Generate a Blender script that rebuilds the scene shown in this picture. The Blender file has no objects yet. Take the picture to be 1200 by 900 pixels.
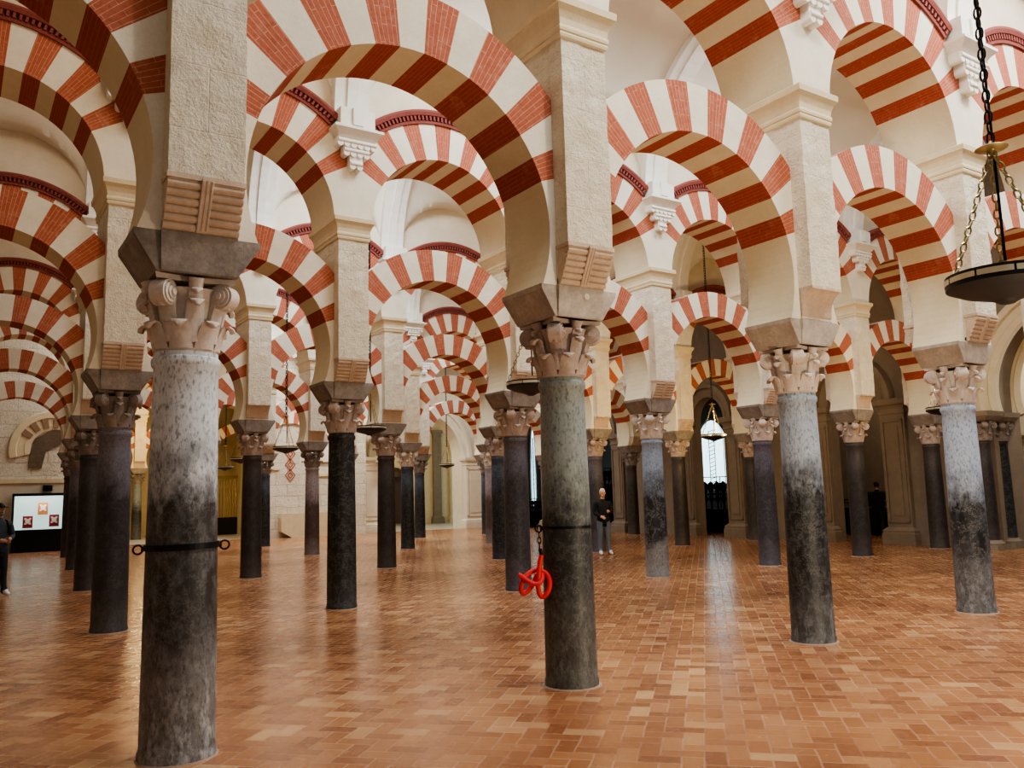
import bpy, bmesh, math, random
from mathutils import Vector, Matrix
random.seed(7)
PI = math.pi
scn = bpy.context.scene
COL = scn.collection

# ------------------------------------------------------------------ grid
SP, AI, SK = 3.279, 6.533, 0.514            # column spacing, aisle width, shift per arcade
def G(i, r): return (SP*i + SK*r, AI*r)
Z_SHAFT, Z_CAP, Z_IMP = 2.68, 3.20, 3.47
Z_PIER, Z_CORN = 5.72, 6.06

# ------------------------------------------------------------------ helpers
def lin(h):
    h = h.lstrip('#'); c = [int(h[k:k+2], 16)/255 for k in (0, 2, 4)]
    return tuple((x/12.92 if x <= .04045 else ((x+.055)/1.055)**2.4) for x in c) + (1,)

def link(name, me, parent=None, loc=(0, 0, 0), rotz=0):
    o = bpy.data.objects.new(name, me); COL.objects.link(o)
    o.location = loc; o.rotation_euler = (0, 0, rotz)
    if parent: o.parent = parent
    return o

def mesh(name, bm, mats, smooth=False, angle=None):
    bmesh.ops.recalc_face_normals(bm, faces=bm.faces[:])
    me = bpy.data.meshes.new(name); bm.to_mesh(me); bm.free()
    for m in (mats if isinstance(mats, (list, tuple)) else [mats]): me.materials.append(m)
    if smooth:
        me.polygons.foreach_set('use_smooth', [True]*len(me.polygons))
        if angle: 
            try: me.set_sharp_from_angle(angle=math.radians(angle))
            except Exception: pass
    me.update()
    return me

def tag(o, label=None, cat=None, group=None, kind=None):
    if label: o['label'] = label
    if cat: o['category'] = cat
    if group: o['group'] = group
    if kind: o['kind'] = kind
    return o

def thing(name, label, cat, loc=(0, 0, 0), rotz=0, group=None):
    o = bpy.data.objects.new(name, None); COL.objects.link(o)
    o.empty_display_size = .1
    o.location = loc; o.rotation_euler = (0, 0, rotz)
    return tag(o, label, cat, group, 'thing')

def struct(name, me, loc=(0, 0, 0), parent=None):
    o = link(name, me, parent, loc)
    if not parent: o['kind'] = 'structure'
    return o

def box(bm, x0, x1, y0, y1, z0, z1, mi=0):
    v = [bm.verts.new((x, y, z)) for z in (z0, z1) for y in (y0, y1) for x in (x0, x1)]
    for f in ((0, 2, 3, 1), (4, 5, 7, 6), (0, 1, 5, 4), (2, 6, 7, 3), (0, 4, 6, 2), (1, 3, 7, 5)):
        bm.faces.new([v[k] for k in f]).material_index = mi
    return v

def loft_rect(bm, rings, mi=0):
    """rings: (z, hx, hy) rectangles lofted bottom to top"""
    prev = None
    for (z, hx, hy) in rings:
        cur = [bm.verts.new((sx*hx, sy*hy, z)) for sx, sy in ((-1, -1), (1, -1), (1, 1), (-1, 1))]
        if prev:
            for k in range(4):
                bm.faces.new((prev[k], prev[(k+1) % 4], cur[(k+1) % 4], cur[k])).material_index = mi
        else: bm.faces.new(cur[::-1]).material_index = mi
        prev = cur
    bm.faces.new(prev).material_index = mi

def lathe(bm, prof, n=32, c=(0, 0), mi=0, cap=True):
    prev = None
    for (r, z) in prof:
        cur = [bm.verts.new((c[0]+r*math.cos(2*PI*k/n), c[1]+r*math.sin(2*PI*k/n), z)) for k in range(n)]
        if prev:
            for k in range(n):
                bm.faces.new((prev[k], prev[(k+1) % n], cur[(k+1) % n], cur[k])).material_index = mi
        elif cap: bm.faces.new(cur[::-1]).material_index = mi
        prev = cur
    if cap: bm.faces.new(prev).material_index = mi

def catmull(pts, n=8, closed=False):
    P = [Vector(p) for p in pts]; out = []
    m = len(P)
    for k in range(m if closed else m-1):
        p0 = P[(k-1) % m] if closed or k > 0 else P[0]
        p1, p2 = P[k], P[(k+1) % m]
        p3 = P[(k+2) % m] if closed or k+2 < m else P[-1]
        for s in range(n):
            t = s/n
            out.append(.5*((2*p1)+(p2-p0)*t+(2*p0-5*p1+4*p2-p3)*t*t+(3*p1-p0-3*p2+p3)*t**3))
    if not closed: out.append(P[-1])
    return out

def tube(bm, pts, r, n=8, closed=False, mi=0):
    P = [Vector(p) for p in pts]; m = len(P); rings = []
    up = None
    for k in range(m):
        a = P[(k-1) % m] if closed or k else P[0]
        b = P[(k+1) % m] if closed or k < m-1 else P[-1]
        t = (b-a).normalized()
        if up is None:
            up = Vector((0, 0, 1)) if abs(t.z) < .9 else Vector((1, 0, 0))
        s = t.cross(up).normalized(); up = s.cross(t).normalized()
        rr = r(k/(m-1)) if callable(r) else r
        rings.append([bm.verts.new(P[k]+rr*(math.cos(2*PI*q/n)*s+math.sin(2*PI*q/n)*up)) for q in range(n)])
    for k in range(m if closed else m-1):
        A, B = rings[k], rings[(k+1) % m]
        for q in range(n):
            bm.faces.new((A[q], A[(q+1) % n], B[(q+1) % n], B[q])).material_index = mi
    if not closed:
        bm.faces.new(rings[0][::-1]).material_index = mi; bm.faces.new(rings[-1]).material_index = mi

def ball(bm, c, rx, ry=None, rz=None, u=12, v=8, mi=0):
    ry = ry or rx; rz = rz or rx
    g = bmesh.ops.create_uvsphere(bm, u_segments=u, v_segments=v, radius=1)
    for w in g['verts']:
        w.co = Vector((c[0]+w.co.x*rx, c[1]+w.co.y*ry, c[2]+w.co.z*rz))
    for w in g['verts']:
        for f in w.link_faces: f.material_index = mi

# ------------------------------------------------------------------ materials
class NT:
    def __init__(s, name):
        s.m = bpy.data.materials.new(name); s.m.use_nodes = True
        s.t = s.m.node_tree; s.n = s.t.nodes; s.b = s.n['Principled BSDF']
    def add(s, ty, **kw):
        n = s.n.new(ty)
        for k, v in kw.items():
            if k == 'ins':
                for kk, vv in v.items():
                    if hasattr(vv, 'is_output'): s.t.links.new(vv, n.inputs[kk])
                    else: n.inputs[kk].default_value = vv
            else: setattr(n, k, v)
        return n
    def math(s, op, a, b=None, c=None):
        n = s.n.new('ShaderNodeMath'); n.operation = op
        for k, v in enumerate((a, b, c)):
            if v is None: continue
            if hasattr(v, 'is_output'): s.t.links.new(v, n.inputs[k])
            else: n.inputs[k].default_value = v
        return n.outputs[0]
    def mix(s, f, a, b, mode='MIX'):
        n = s.n.new('ShaderNodeMix'); n.data_type = 'RGBA'; n.blend_type = mode
        for idx, v in ((0, f), (6, a), (7, b)):
            if hasattr(v, 'is_output'): s.t.links.new(v, n.inputs[idx])
            else: n.inputs[idx].default_value = v
        return n.outputs[2]
    def obj(s): return s.add('ShaderNodeTexCoord').outputs['Object']
    def noise(s, vec, scale, detail=5, rough=.6, off=0.0):
        if off:
            v = s.add('ShaderNodeVectorMath', operation='ADD'); s.t.links.new(vec, v.inputs[0]); v.inputs[1].default_value = (off, off*1.7, off*.6)
            vec = v.outputs[0]
        return s.add('ShaderNodeTexNoise', ins={'Vector': vec, 'Scale': scale, 'Detail': detail, 'Roughness': rough}).outputs[0]
    def ramp(s, f, stops, interp='LINEAR'):
        n = s.add('ShaderNodeValToRGB', ins={0: f}); e = n.color_ramp.elements; n.color_ramp.interpolation = interp
        while len(e) < len(stops): e.new(.5)
        for q, (p, c) in zip(e, stops): q.position = p; q.color = c if len(c) == 4 else tuple(c)+(1,)
        return n.outputs[0]
    def out(s, base=None, rough=None, bump=None, bstr=.3, bdist=.02, **kw):
        def put(k, v):
            if hasattr(v, 'is_output'): s.t.links.new(v, s.b.inputs[k])
            else: s.b.inputs[k].default_value = v
        if base is not None: put('Base Color', base)
        if rough is not None: put('Roughness', rough)
        if bump is not None:
            b = s.add('ShaderNodeBump', ins={'Height': bump, 'Strength': bstr, 'Distance': bdist})
            s.t.links.new(b.outputs[0], s.b.inputs['Normal'])
        for k, v in kw.items(): put(k.replace('_', ' '), v)
        return s.m

def plaster(name, col, dirt, rough=.85, scale=3, bstr=.25, fine=40, bdist=.02, amount=.5):
    t = NT(name); o = t.obj()
    a = t.noise(o, scale, 6, .65); b = t.noise(o, fine, 4, .6)
    c = t.mix(t.ramp(a, [(.35, (0, 0, 0)), (.75, (amount,)*3)]), lin(col), lin(dirt))
    c = t.mix(t.ramp(b, [(.3, (.35,)*3), (.6, (0, 0, 0))]), c, lin(dirt))
    h = t.math('ADD', t.math('MULTIPLY', a, .6), t.math('MULTIPLY', b, .4))
    return t.out(c, rough, h, bstr, bdist)

def stone_pier():
    t = NT('pier_stone'); o = t.obj()
    a = t.noise(o, 2.2, 6, .65); b = t.noise(o, 14, 8, .7); v = t.noise(o, 45, 4, .6)
    c = t.mix(t.ramp(a, [(.3, (0, 0, 0)), (.7, (1, 1, 1))]), lin('#efe6d2'), lin('#d9cbae'))
    c = t.mix(t.ramp(b, [(.3, (.5,)*3), (.46, (0, 0, 0))]), c, lin('#b5a588'))
    z = t.add('ShaderNodeSeparateXYZ', ins={0: o}).outputs[2]
    h = t.math('ADD', t.math('MULTIPLY', b, .8), t.math('MULTIPLY', v, .35))
    br = t.add('ShaderNodeTexBrick', ins={'Scale': 1, 'Mortar Size': .006, 'Brick Width': .9, 'Row Height': .46, 'Mortar Smooth': .6})
    mp = t.add('ShaderNodeCombineXYZ', ins={0: t.add('ShaderNodeSeparateXYZ', ins={0: o}).outputs[0], 1: z})
    t.t.links.new(mp.outputs[0], br.inputs['Vector'])
    h = t.math('SUBTRACT', h, t.math('MULTIPLY', br.outputs['Fac'], .12))
    return t.out(c, .9, h, 1.0, .045)

def red_brick(name, c1, c2, mortar, w=.27, hh=.05, ms=.0035, vis=.55):
    t = NT(name); uv = t.add('ShaderNodeTexCoord').outputs['UV']
    br = t.add('ShaderNodeTexBrick', ins={'Vector': uv, 'Color1': lin(c1), 'Color2': lin(c2), 'Mortar': lin(mortar), 'Scale': 1, 'Mortar Size': ms, 'Brick Width': w, 'Row Height': hh, 'Bias': 0.0})
    o = t.obj(); n = t.noise(o, 5, 6, .7); f = t.noise(o, 30, 4, .6)
    base = t.mix(.5, lin(c1), br.outputs['Color'])
    base = t.mix(t.math('MULTIPLY', br.outputs['Fac'], vis), base, lin(mortar))
    base = t.mix(t.ramp(n, [(.55, (0, 0, 0)), (.8, (.35,)*3)]), base, lin('#d9b9a2'))
    base = t.mix(t.ramp(f, [(.3, (.35,)*3), (.5, (0, 0, 0))]), base, lin('#6e2a18'))
    return t.out(base, .85, t.math('ADD', br.outputs['Fac'], f), .2, .01)

def shaft_mat(name, top, mid, bot, zm, zb, speck='#8a8a88', seed=0., rough=.54, amt=.5, vein=.5):
    """top colour above zm, mid between, bottom colour under zb (heights in metres)"""
    t = NT(name); o = t.obj(); z = t.add('ShaderNodeSeparateXYZ', ins={0: o}).outputs[2]
    mp = t.add('ShaderNodeMapping', ins={'Vector': o, 'Scale': (1, 1, .45)}).outputs[0]
    n1 = t.noise(o, 2.5, 6, .65, seed); n2 = t.noise(mp, 13, 7, .72, seed+3); n3 = t.noise(mp, 48, 5, .6, seed+5)
    zz = t.math('ADD', z, t.math('MULTIPLY', t.math('SUBTRACT', n1, .5), 1.1))
    zz = t.math('ADD', zz, t.math('MULTIPLY', t.math('SUBTRACT', n2, .5), .5))
    f = t.math('DIVIDE', zz, 3.0)
    base = t.ramp(f, [(0, lin(bot)), (max(.01, zb/3), lin(bot)), (min(.98, zb/3+.1), lin(mid)), (max(zb/3+.12, zm/3-.05), lin(mid)), (min(.99, zm/3+.12), lin(top)), (1, lin(top))])
    fade = t.ramp(f, [(max(0, zb/3-.1), (.8,)*3), (zb/3+.1, (.22,)*3), (max(zb/3+.12, zm/3-.08), (.22,)*3), (min(.99, zm/3+.1), (1, 1, 1))])
    base = t.mix(t.math('MULTIPLY', t.ramp(n2, [(.46, (0, 0, 0)), (.66, (amt,)*3)]), fade), base, lin(speck))
    base = t.mix(t.ramp(n3, [(.3, (.7,)*3), (.5, (0, 0, 0))]), base, lin('#151413'))
    wv = t.noise(o, 5, 9, .75, seed+9)
    base = t.mix(t.ramp(wv, [(.485, (0, 0, 0)), (.5, (vein,)*3), (.515, (0, 0, 0))]), base, lin('#b9b4aa'))
    return t.out(base, t.ramp(n2, [(.3, (rough-.12,)*3), (.8, (rough+.2,)*3)]), t.math('ADD', n2, n3), .22, .012)

def flat(name, col, rough=.6, metal=0., var=.25, scale=12, bstr=.1):
    t = NT(name); o = t.obj(); n = t.noise(o, scale, 5, .6)
    c = lin(col); d = tuple(x*(1-var) for x in c[:3])+(1,)
    return t.out(t.mix(n, d, c), rough, n, bstr, .01, Metallic=metal)

def glow(name, col, strength, scale=3, col2=None):
    t = NT(name); o = t.obj(); n = t.noise(o, scale, 4, .6)
    c = t.mix(n, lin(col2 or col), lin(col))
    return t.out(lin('#555555'), .5, None, Emission_Color=c, Emission_Strength=strength)

def floor_mat():
    t = NT('terracotta_floor'); o = t.add('ShaderNodeTexCoord').outputs['Object']
    mp = t.add('ShaderNodeMapping', ins={'Vector': o, 'Scale': (1/.137,)*3, 'Rotation': (0, 0, .8)}).outputs[0]
    wob = t.add('ShaderNodeTexNoise', ins={'Vector': o, 'Scale': 4, 'Detail': 3}).outputs[1]
    wv = t.add('ShaderNodeVectorMath', operation='MULTIPLY_ADD', ins={0: wob, 1: (.16, .16, 0), 2: mp}).outputs[0]
    s = t.add('ShaderNodeSeparateXYZ', ins={0: wv})
    x, y = s.outputs[0], s.outputs[1]
    M = t.math
    i, j = M('FLOOR', x), M('FLOOR', y); fx, fy = M('SUBTRACT', x, i), M('SUBTRACT', y, j)
    k = M('FLOORED_MODULO', M('SUBTRACT', i, j), 4.0)
    h = M('LESS_THAN', k, 1.5); v = M('SUBTRACT', 1.0, h)
    k0, k1 = M('LESS_THAN', k, .5), M('COMPARE', k, 1.0, .3)
    k3, k2 = M('GREATER_THAN', k, 2.5), M('COMPARE', k, 2.0, .3)
    mx, my = M('MINIMUM', fx, M('SUBTRACT', 1.0, fx)), M('MINIMUM', fy, M('SUBTRACT', 1.0, fy))
    ex = M('ADD', M('ADD', M('MULTIPLY', k0, fx), M('MULTIPLY', k1, M('SUBTRACT', 1.0, fx))), M('MULTIPLY', v, mx))
    ey = M('ADD', M('ADD', M('MULTIPLY', k3, fy), M('MULTIPLY', k2, M('SUBTRACT', 1.0, fy))), M('MULTIPLY', h, my))
    e = M('MINIMUM', ex, ey)
    idx, idy = M('SUBTRACT', i, k1), M('SUBTRACT', j, k2)
    idv = t.add('ShaderNodeCombineXYZ', ins={0: idx, 1: idy, 2: h}).outputs[0]
    wn = t.add('ShaderNodeTexWhiteNoise', ins={'Vector': idv})
    rnd = wn.outputs[0]
    base = t.ramp(rnd, [(0, lin('#885739')), (.2, lin('#996644')), (.55, lin('#a6724b')), (.85, lin('#b17f57')), (1, lin('#c59c70'))])
    big = t.noise(o, .55, 4, .6); fine = t.noise(o, 25, 6, .65)
    base = t.mix(t.ramp(big, [(.4, (0, 0, 0)), (.7, (.4,)*3)]), base, lin('#754029'))
    base = t.mix(t.ramp(fine, [(.5, (0, 0, 0)), (.75, (.3,)*3)]), base, lin('#c49a6e'))
    grout = t.ramp(e, [(.0, (1, 1, 1)), (.03, (.9,)*3), (.06, (0, 0, 0))])
    base = t.mix(M('MULTIPLY', grout, .2), base, t.mix(t.ramp(t.noise(o, 1.3, 3, .6), [(.42, (0, 0, 0)), (.58, (1, 1, 1))]), lin('#6f4630'), lin('#cfae90')))
    ro = t.ramp(t.noise(o, 6, 5, .7), [(.3, (.14,)*3), (.7, (.3,)*3)])
    ro = M('ADD', ro, M('MULTIPLY', grout, .3))
    sepc = t.add('ShaderNodeVectorMath', operation='SUBTRACT', ins={0: wn.outputs[1], 1: (.5, .5, .5)}).outputs[0]
    hgt = M('ADD', M('MULTIPLY', M('MINIMUM', e, .06), 6.0), M('MULTIPLY', fine, .5))
    hgt = M('ADD', hgt, M('MULTIPLY', t.noise(o, 3.0, 2, .5), 1.2))
    return t.out(base, ro, hgt, .22, .01, Specular_IOR_Level=.6)

def masonry(name, c1, c2, mortar, bw=1.1, rh=.5):
    t = NT(name); o = t.obj()
    s = t.add('ShaderNodeSeparateXYZ', ins={0: o}); mp = t.add('ShaderNodeCombineXYZ', ins={0: s.outputs[0], 1: s.outputs[2]}).outputs[0]
    wob = t.add('ShaderNodeTexNoise', ins={'Vector': o, 'Scale': 1.5, 'Detail': 4}).outputs[1]
    mp = t.add('ShaderNodeVectorMath', operation='MULTIPLY_ADD', ins={0: wob, 1: (.18, .18, 0), 2: mp}).outputs[0]
    br = t.add('ShaderNodeTexBrick', ins={'Vector': mp, 'Color1': lin(c1), 'Color2': lin(c2), 'Mortar': lin(mortar), 'Scale': 1, 'Mortar Size': .012, 'Mortar Smooth': .4, 'Brick Width': bw, 'Row Height': rh})
    a = t.noise(o, 2.5, 8, .7); b = t.noise(o, 12, 8, .72)
    c = t.mix(t.math('MULTIPLY', t.ramp(a, [(.35, (0, 0, 0)), (.6, (1, 1, 1))]), .6), br.outputs['Color'], lin(c1))
    c = t.mix(t.ramp(b, [(.35, (.5,)*3), (.5, (0, 0, 0))]), c, lin(mortar))
    h = t.math('SUBTRACT', t.math('ADD', a, t.math('MULTIPLY', b, .8)), t.math('MULTIPLY', br.outputs['Fac'], .3))
    return t.out(c, .92, h, .9, .08)

M_PIER = stone_pier()
M_PLAS = plaster('cream_plaster', '#e4dac5', '#cbb99a')
M_WHITE = plaster('white_plaster', '#efebe2', '#dcd5c6', scale=2, bstr=.1)
M_VAULT = plaster('vault_plaster', '#e9e3d3', '#d8cfba', scale=1.2, bstr=.06, amount=.35)
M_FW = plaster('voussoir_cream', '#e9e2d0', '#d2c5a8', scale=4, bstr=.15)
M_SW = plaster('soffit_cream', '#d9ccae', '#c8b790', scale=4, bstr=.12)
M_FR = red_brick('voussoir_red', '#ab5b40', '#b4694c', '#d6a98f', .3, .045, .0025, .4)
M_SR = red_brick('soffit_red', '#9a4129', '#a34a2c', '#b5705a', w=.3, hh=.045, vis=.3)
M_IMP = plaster('impost_stone', '#9a8f84', '#5a5149', scale=5, bstr=.5, fine=30, amount=.8)
M_IMP2 = plaster('impost_pale', '#bdb2a4', '#857a6e', scale=5, bstr=.5, fine=30, amount=.8)
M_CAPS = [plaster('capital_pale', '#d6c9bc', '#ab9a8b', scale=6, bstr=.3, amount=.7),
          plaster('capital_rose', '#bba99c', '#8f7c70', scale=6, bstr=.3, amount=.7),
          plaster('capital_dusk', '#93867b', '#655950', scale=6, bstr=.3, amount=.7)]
M_MOD = plaster('modillion_stone', '#d0baa3', '#aa917b', scale=8, bstr=.4, amount=.7)
M_CORN = plaster('cornice_plaster', '#dfd0af', '#c2ae88', scale=5, bstr=.2)
M_MOULD = plaster('moulding_red', '#8e4a40', '#6b2f28', scale=6, bstr=.2)
M_BASE = flat('floor_ring_mortar', '#a38a78', .8)
M_IRON = flat('black_iron', '#141416', .45, .6)
M_BRASS = flat('aged_brass', '#b9a878', .35, .9)
M_PAN = flat('lamp_black', '#0d0c0c', .5, .2)
M_RED = flat('red_rope', '#d91f1c', .55, 0, .15, 60, .3)
M_STONEW = masonry('wall_masonry', '#e0d8c6', '#cfc3aa', '#a89a80')
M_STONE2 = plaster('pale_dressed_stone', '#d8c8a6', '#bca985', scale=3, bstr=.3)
M_STONE3 = plaster('dim_dressed_stone', '#8f7f6b', '#6b5f50', scale=3, bstr=.3)  # dressed stone with the dimness of the right end put into its colour
M_WHST = plaster('white_dressed_stone', '#e8e0cc', '#cfc3a6', scale=3, bstr=.2)
M_MARB = plaster('grey_marble_floor', '#c9c6bd', '#b0aca2', rough=.3, scale=2, bstr=.05)
M_DARK = flat('dark_wood_and_shade', '#1a1411', .6)
M_FLOOR = floor_mat()

# ------------------------------------------------------------------ camera (measured from the photograph)
cam = bpy.data.cameras.new('camera'); co = bpy.data.objects.new('camera', cam); COL.objects.link(co)
R = Vector((0.83643724, -0.5474086, -0.02676892)); U = Vector((-0.04880432, -0.12304359, 0.99120049)); F = Vector((0.54588542, 0.82777056, 0.12963414))
co.matrix_world = Matrix(((R.x, U.x, -F.x, -1.345), (R.y, U.y, -F.y, -6.188), (R.z, U.z, -F.z, 1.65), (0, 0, 0, 1)))
cam.sensor_width = 36; cam.lens = 998.466/1200*36; cam.clip_start = .05; cam.clip_end = 300
scn.camera = co

# ------------------------------------------------------------------ prototype meshes
def shaft_mesh(r0=.228, r1=.2):
    bm = bmesh.new(); pr = [(r0*1.0, 0), (r0*1.035, .004), (r0*1.035, .05), (r0, .07)]
    for k in range(1, 13):
        t = k/12; pr.append((r0+(r1-r0)*t+.004*math.sin(PI*t), .07+(2.58-.07)*t))
    pr += [(r1*1.07, 2.6), (r1*1.09, 2.625), (r1*1.07, 2.65), (r1*1.01, 2.66), (r1*1.01, 2.69)]
    lathe(bm, pr, 40)
    return mesh('shaft', bm, M_DARK, True, 40)

def capital_mesh(seed=0):
    rnd = random.Random(seed); bm = bmesh.new()
    z0, z1 = 2.69, 3.20
    lathe(bm, [(.205, z0), (.215, z0+.015), (.2, z0+.03), (.198, z0+.2), (.215, z0+.33), (.26, z0+.43)], 32)
    def bell(t): return .2+.012*t+.05*t*t*t
    def leaf(a, zb, h, w, out):
        n = 16; rows = []
        for k in range(n+1):
            t = k/n
            if t < .72:
                r = bell(t)+.012+.02*t; z = zb+h*t/.72*.94
            else:
                q = (t-.72)/.28*PI*1.05
                r = bell(.72)+.026+out*.5*(1-math.cos(q)); z = zb+h*.94+out*.62*math.sin(q)
            ww = w*(1-.3*t) if t < .72 else w*.784*math.sqrt(max(.06, 1-((t-.72)/.28)**2.2))
            row = []
            for s in (-1, -.5, 0, .5, 1):  # across the leaf
                aa = a+s*ww/2/r
                rr = r+.014*(1-s*s)
                row.append((rr*math.cos(aa), rr*math.sin(aa), z))
            rows.append(row)
        th = .022
        fr = [[bm.verts.new(p) for p in row] for row in rows]
        bk = [[bm.verts.new((p[0]*(1-th/max(.1, math.hypot(p[0], p[1]))), p[1]*(1-th/max(.1, math.hypot(p[0], p[1]))), p[2]-.006)) for p in row] for row in rows]
        for A, flip in ((fr, 0), (bk, 1)):
            for k in range(n):
                for s in range(4):
                    f = (A[k][s], A[k][s+1], A[k+1][s+1], A[k+1][s]); bm.faces.new(f if not flip else f[::-1])
        for k in range(n):
            for s in (0, 4): bm.faces.new((fr[k][s], fr[k+1][s], bk[k+1][s], bk[k][s]))
        for k in (0, n):
            for s in range(4): bm.faces.new((fr[k][s], fr[k][s+1], bk[k][s+1], bk[k][s]))
    for k in range(8): leaf(2*PI*k/8+PI/8, z0+.015, .155, .16, .062)
    for k in range(8): leaf(2*PI*k/8, z0+.06, .26, .15, .066)
    for k in range(4):
        leaf(k*PI/2, z0+.2, .2, .12, .055)
    # corner volutes: a big spiral scroll on each corner, and its stalk
    for k in range(4):
        a = PI/4+k*PI/2; d = Vector((math.cos(a), math.sin(a), 0)); s = Vector((-d.y, d.x, 0)); c = d*.285+Vector((0, 0, z0+.385))
        for rr, hw in ((.088, .055), (.07, .066), (.045, .075), (.022, .088)):
            A = []
            for side in (-1, 1):
                A.append([bm.verts.new(c+d*rr*math.cos(2*PI*q/20)+Vector((0, 0, rr*math.sin(2*PI*q/20)))+s*hw*side) for q in range(20)])
            for q in range(20): bm.faces.new((A[0][q], A[0][(q+1) % 20], A[1][(q+1) % 20], A[1][q]))
            bm.faces.new(A[0][::-1]); bm.faces.new(A[1])
        tube(bm, catmull([d*.2+Vector((0, 0, z0+.2)), d*.212+Vector((0, 0, z0+.3)), d*.24+Vector((0, 0, z0+.41)), d*.28+Vector((0, 0, z0+.46))], 4), .052, 10)
        b = k*PI/2; e = Vector((math.cos(b), math.sin(b), 0))
        tube(bm, catmull([e*.21+Vector((0, 0, z0+.34)), e*.235+Vector((0, 0, z0+.42)), e*.26+Vector((0, 0, z0+.5))], 4), lambda t: .035+.02*t, 10)
    # abacus with concave sides
    pts = []
    for k in range(4):
        for q in range(8):
            t = q/8*2-1; n = Vector((math.cos(k*PI/2), math.sin(k*PI/2), 0)); tt = Vector((-n.y, n.x, 0))
            pts.append(n*(.262-.045*(1-t*t))+tt*.262*t)
    lo = [bm.verts.new(p+Vector((0, 0, z1-.035))) for p in pts]; hi = [bm.verts.new(p*1.02+Vector((0, 0, z1))) for p in pts]
    for q in range(len(pts)): bm.faces.new((lo[q], lo[(q+1) % 32], hi[(q+1) % 32], hi[q]))
    bm.faces.new(lo[::-1]); bm.faces.new(hi)
    return mesh('capital', bm, M_CAPS[0], True, 50)

def impost_mesh():
    bm = bmesh.new()
    loft_rect(bm, [(3.20, .265, .29), (3.21, .27, .30), (3.43, .415, .318), (3.472, .418, .319)])
    loft_rect(bm, [(3.20, .235, .30), (3.21, .24, .31), (3.40, .25, .345), (3.472, .252, .352)])
    return mesh('impost', bm, M_IMP)

def pier_mesh():
    bm = bmesh.new()
    # stone body standing on its corbels, finely divided so that its roughness is real
    box(bm, -.25, .25, -.34, .34, 3.47, 3.80)
    rings = []
    for q in range(20):
        z = 3.79+(Z_PIER-3.79)*q/19; ring = []
        N = 5
        edge = []
        for k in range(N): edge.append((-.25+.5*k/N, -.5))
        for k in range(8): edge.append((.25, -.5+1.0*k/8))
        for k in range(N): edge.append((.25-.5*k/N, .5))
        for k in range(8): edge.append((-.25, .5-1.0*k/8))
        for (x, y) in edge:
            j = random.uniform(-.008, .008); l = math.hypot(x, y)
            ring.append(bm.verts.new((x*(1+j/l), y*(1+j/l), z)))
        rings.append(ring)
    n = len(rings[0])
    for a, b in zip(rings, rings[1:]):
        for k in range(n): bm.faces.new((a[k], a[(k+1) % n], b[(k+1) % n], b[k]))
    bm.faces.new(rings[0][::-1]); bm.faces.new(rings[-1])
    return mesh('pier_shaft', bm, M_PIER)

def modillion_mesh(kind, sgn):
    bm = bmesh.new()
    if kind == 'rolled':
        n = 6
        for k in range(n):
            z = 3.505+k*.05; y = -.335-.15*((k+.5)/n)**.9
            A = []
            for x in (-.25, .25):
                A.append([bm.verts.new((x, y+.034*math.cos(2*PI*q/12), z+.03*math.sin(2*PI*q/12))) for q in range(12)])
            for q in range(12): bm.faces.new((A[0][q], A[0][(q+1) % 12], A[1][(q+1) % 12], A[1][q]))
            bm.faces.new(A[0][::-1]); bm.faces.new(A[1])
        prof = [(-.33, 3.47), (-.345, 3.473), (-.50, 3.78), (-.5, 3.80), (-.33, 3.80)]
        for x0, x1, o in ((-.248, .248, 0), (-.035, .035, .03)):
            a = [bm.verts.new((x0, y-o, z)) for y, z in prof]; b = [bm.verts.new((x1, y-o, z)) for y, z in prof]
            m = len(prof)
            for q in range(m): bm.faces.new((a[q], a[(q+1) % m], b[(q+1) % m], b[q]))
            bm.faces.new(a[::-1]); bm.faces.new(b)
        for x in (-.03, 0, .03):
            tube(bm, [(x, -.378, 3.485), (x, -.53, 3.785)], .01, 6)
        box(bm, -.258, .258, -.515, -.33, 3.785, 3.82)
    else:
        prof = [(-.33, 3.47)]
        for q in range(9):
            t = q/8*PI/2; prof.append((-.5+.15*math.cos(t), 3.52+.26*math.sin(t)))
        prof += [(-.5, 3.81), (-.33, 3.81)]
        a = [bm.verts.new((-.25, y, z)) for y, z in prof]; b = [bm.verts.new((.25, y, z)) for y, z in prof]
        m = len(prof)
        for q in range(m): bm.faces.new((a[q], a[(q+1) % m], b[(q+1) % m], b[q]))
        bm.faces.new(a[::-1]); bm.faces.new(b)
    if sgn > 0:
        for v in bm.verts: v.co.y *= -1
    return mesh('modillion', bm, M_MOD, kind == 'rolled', 40)

def cornice_mesh():
    bm = bmesh.new(); bx, by = .25, .50
    pr = [(5.70, .004), (5.71, .02), (5.735, .026), (5.76, .02), (5.765, .03), (5.79, .034), (5.81, .03), (5.82, .022), (5.88, .03), (5.94, .052), (5.98, .078), (5.985, .088), (6.05, .092), (6.062, .08)]
    loft_rect(bm, [(z, bx+o, by+o) for z, o in pr])
    return mesh('cornice', bm, M_CORN)

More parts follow.
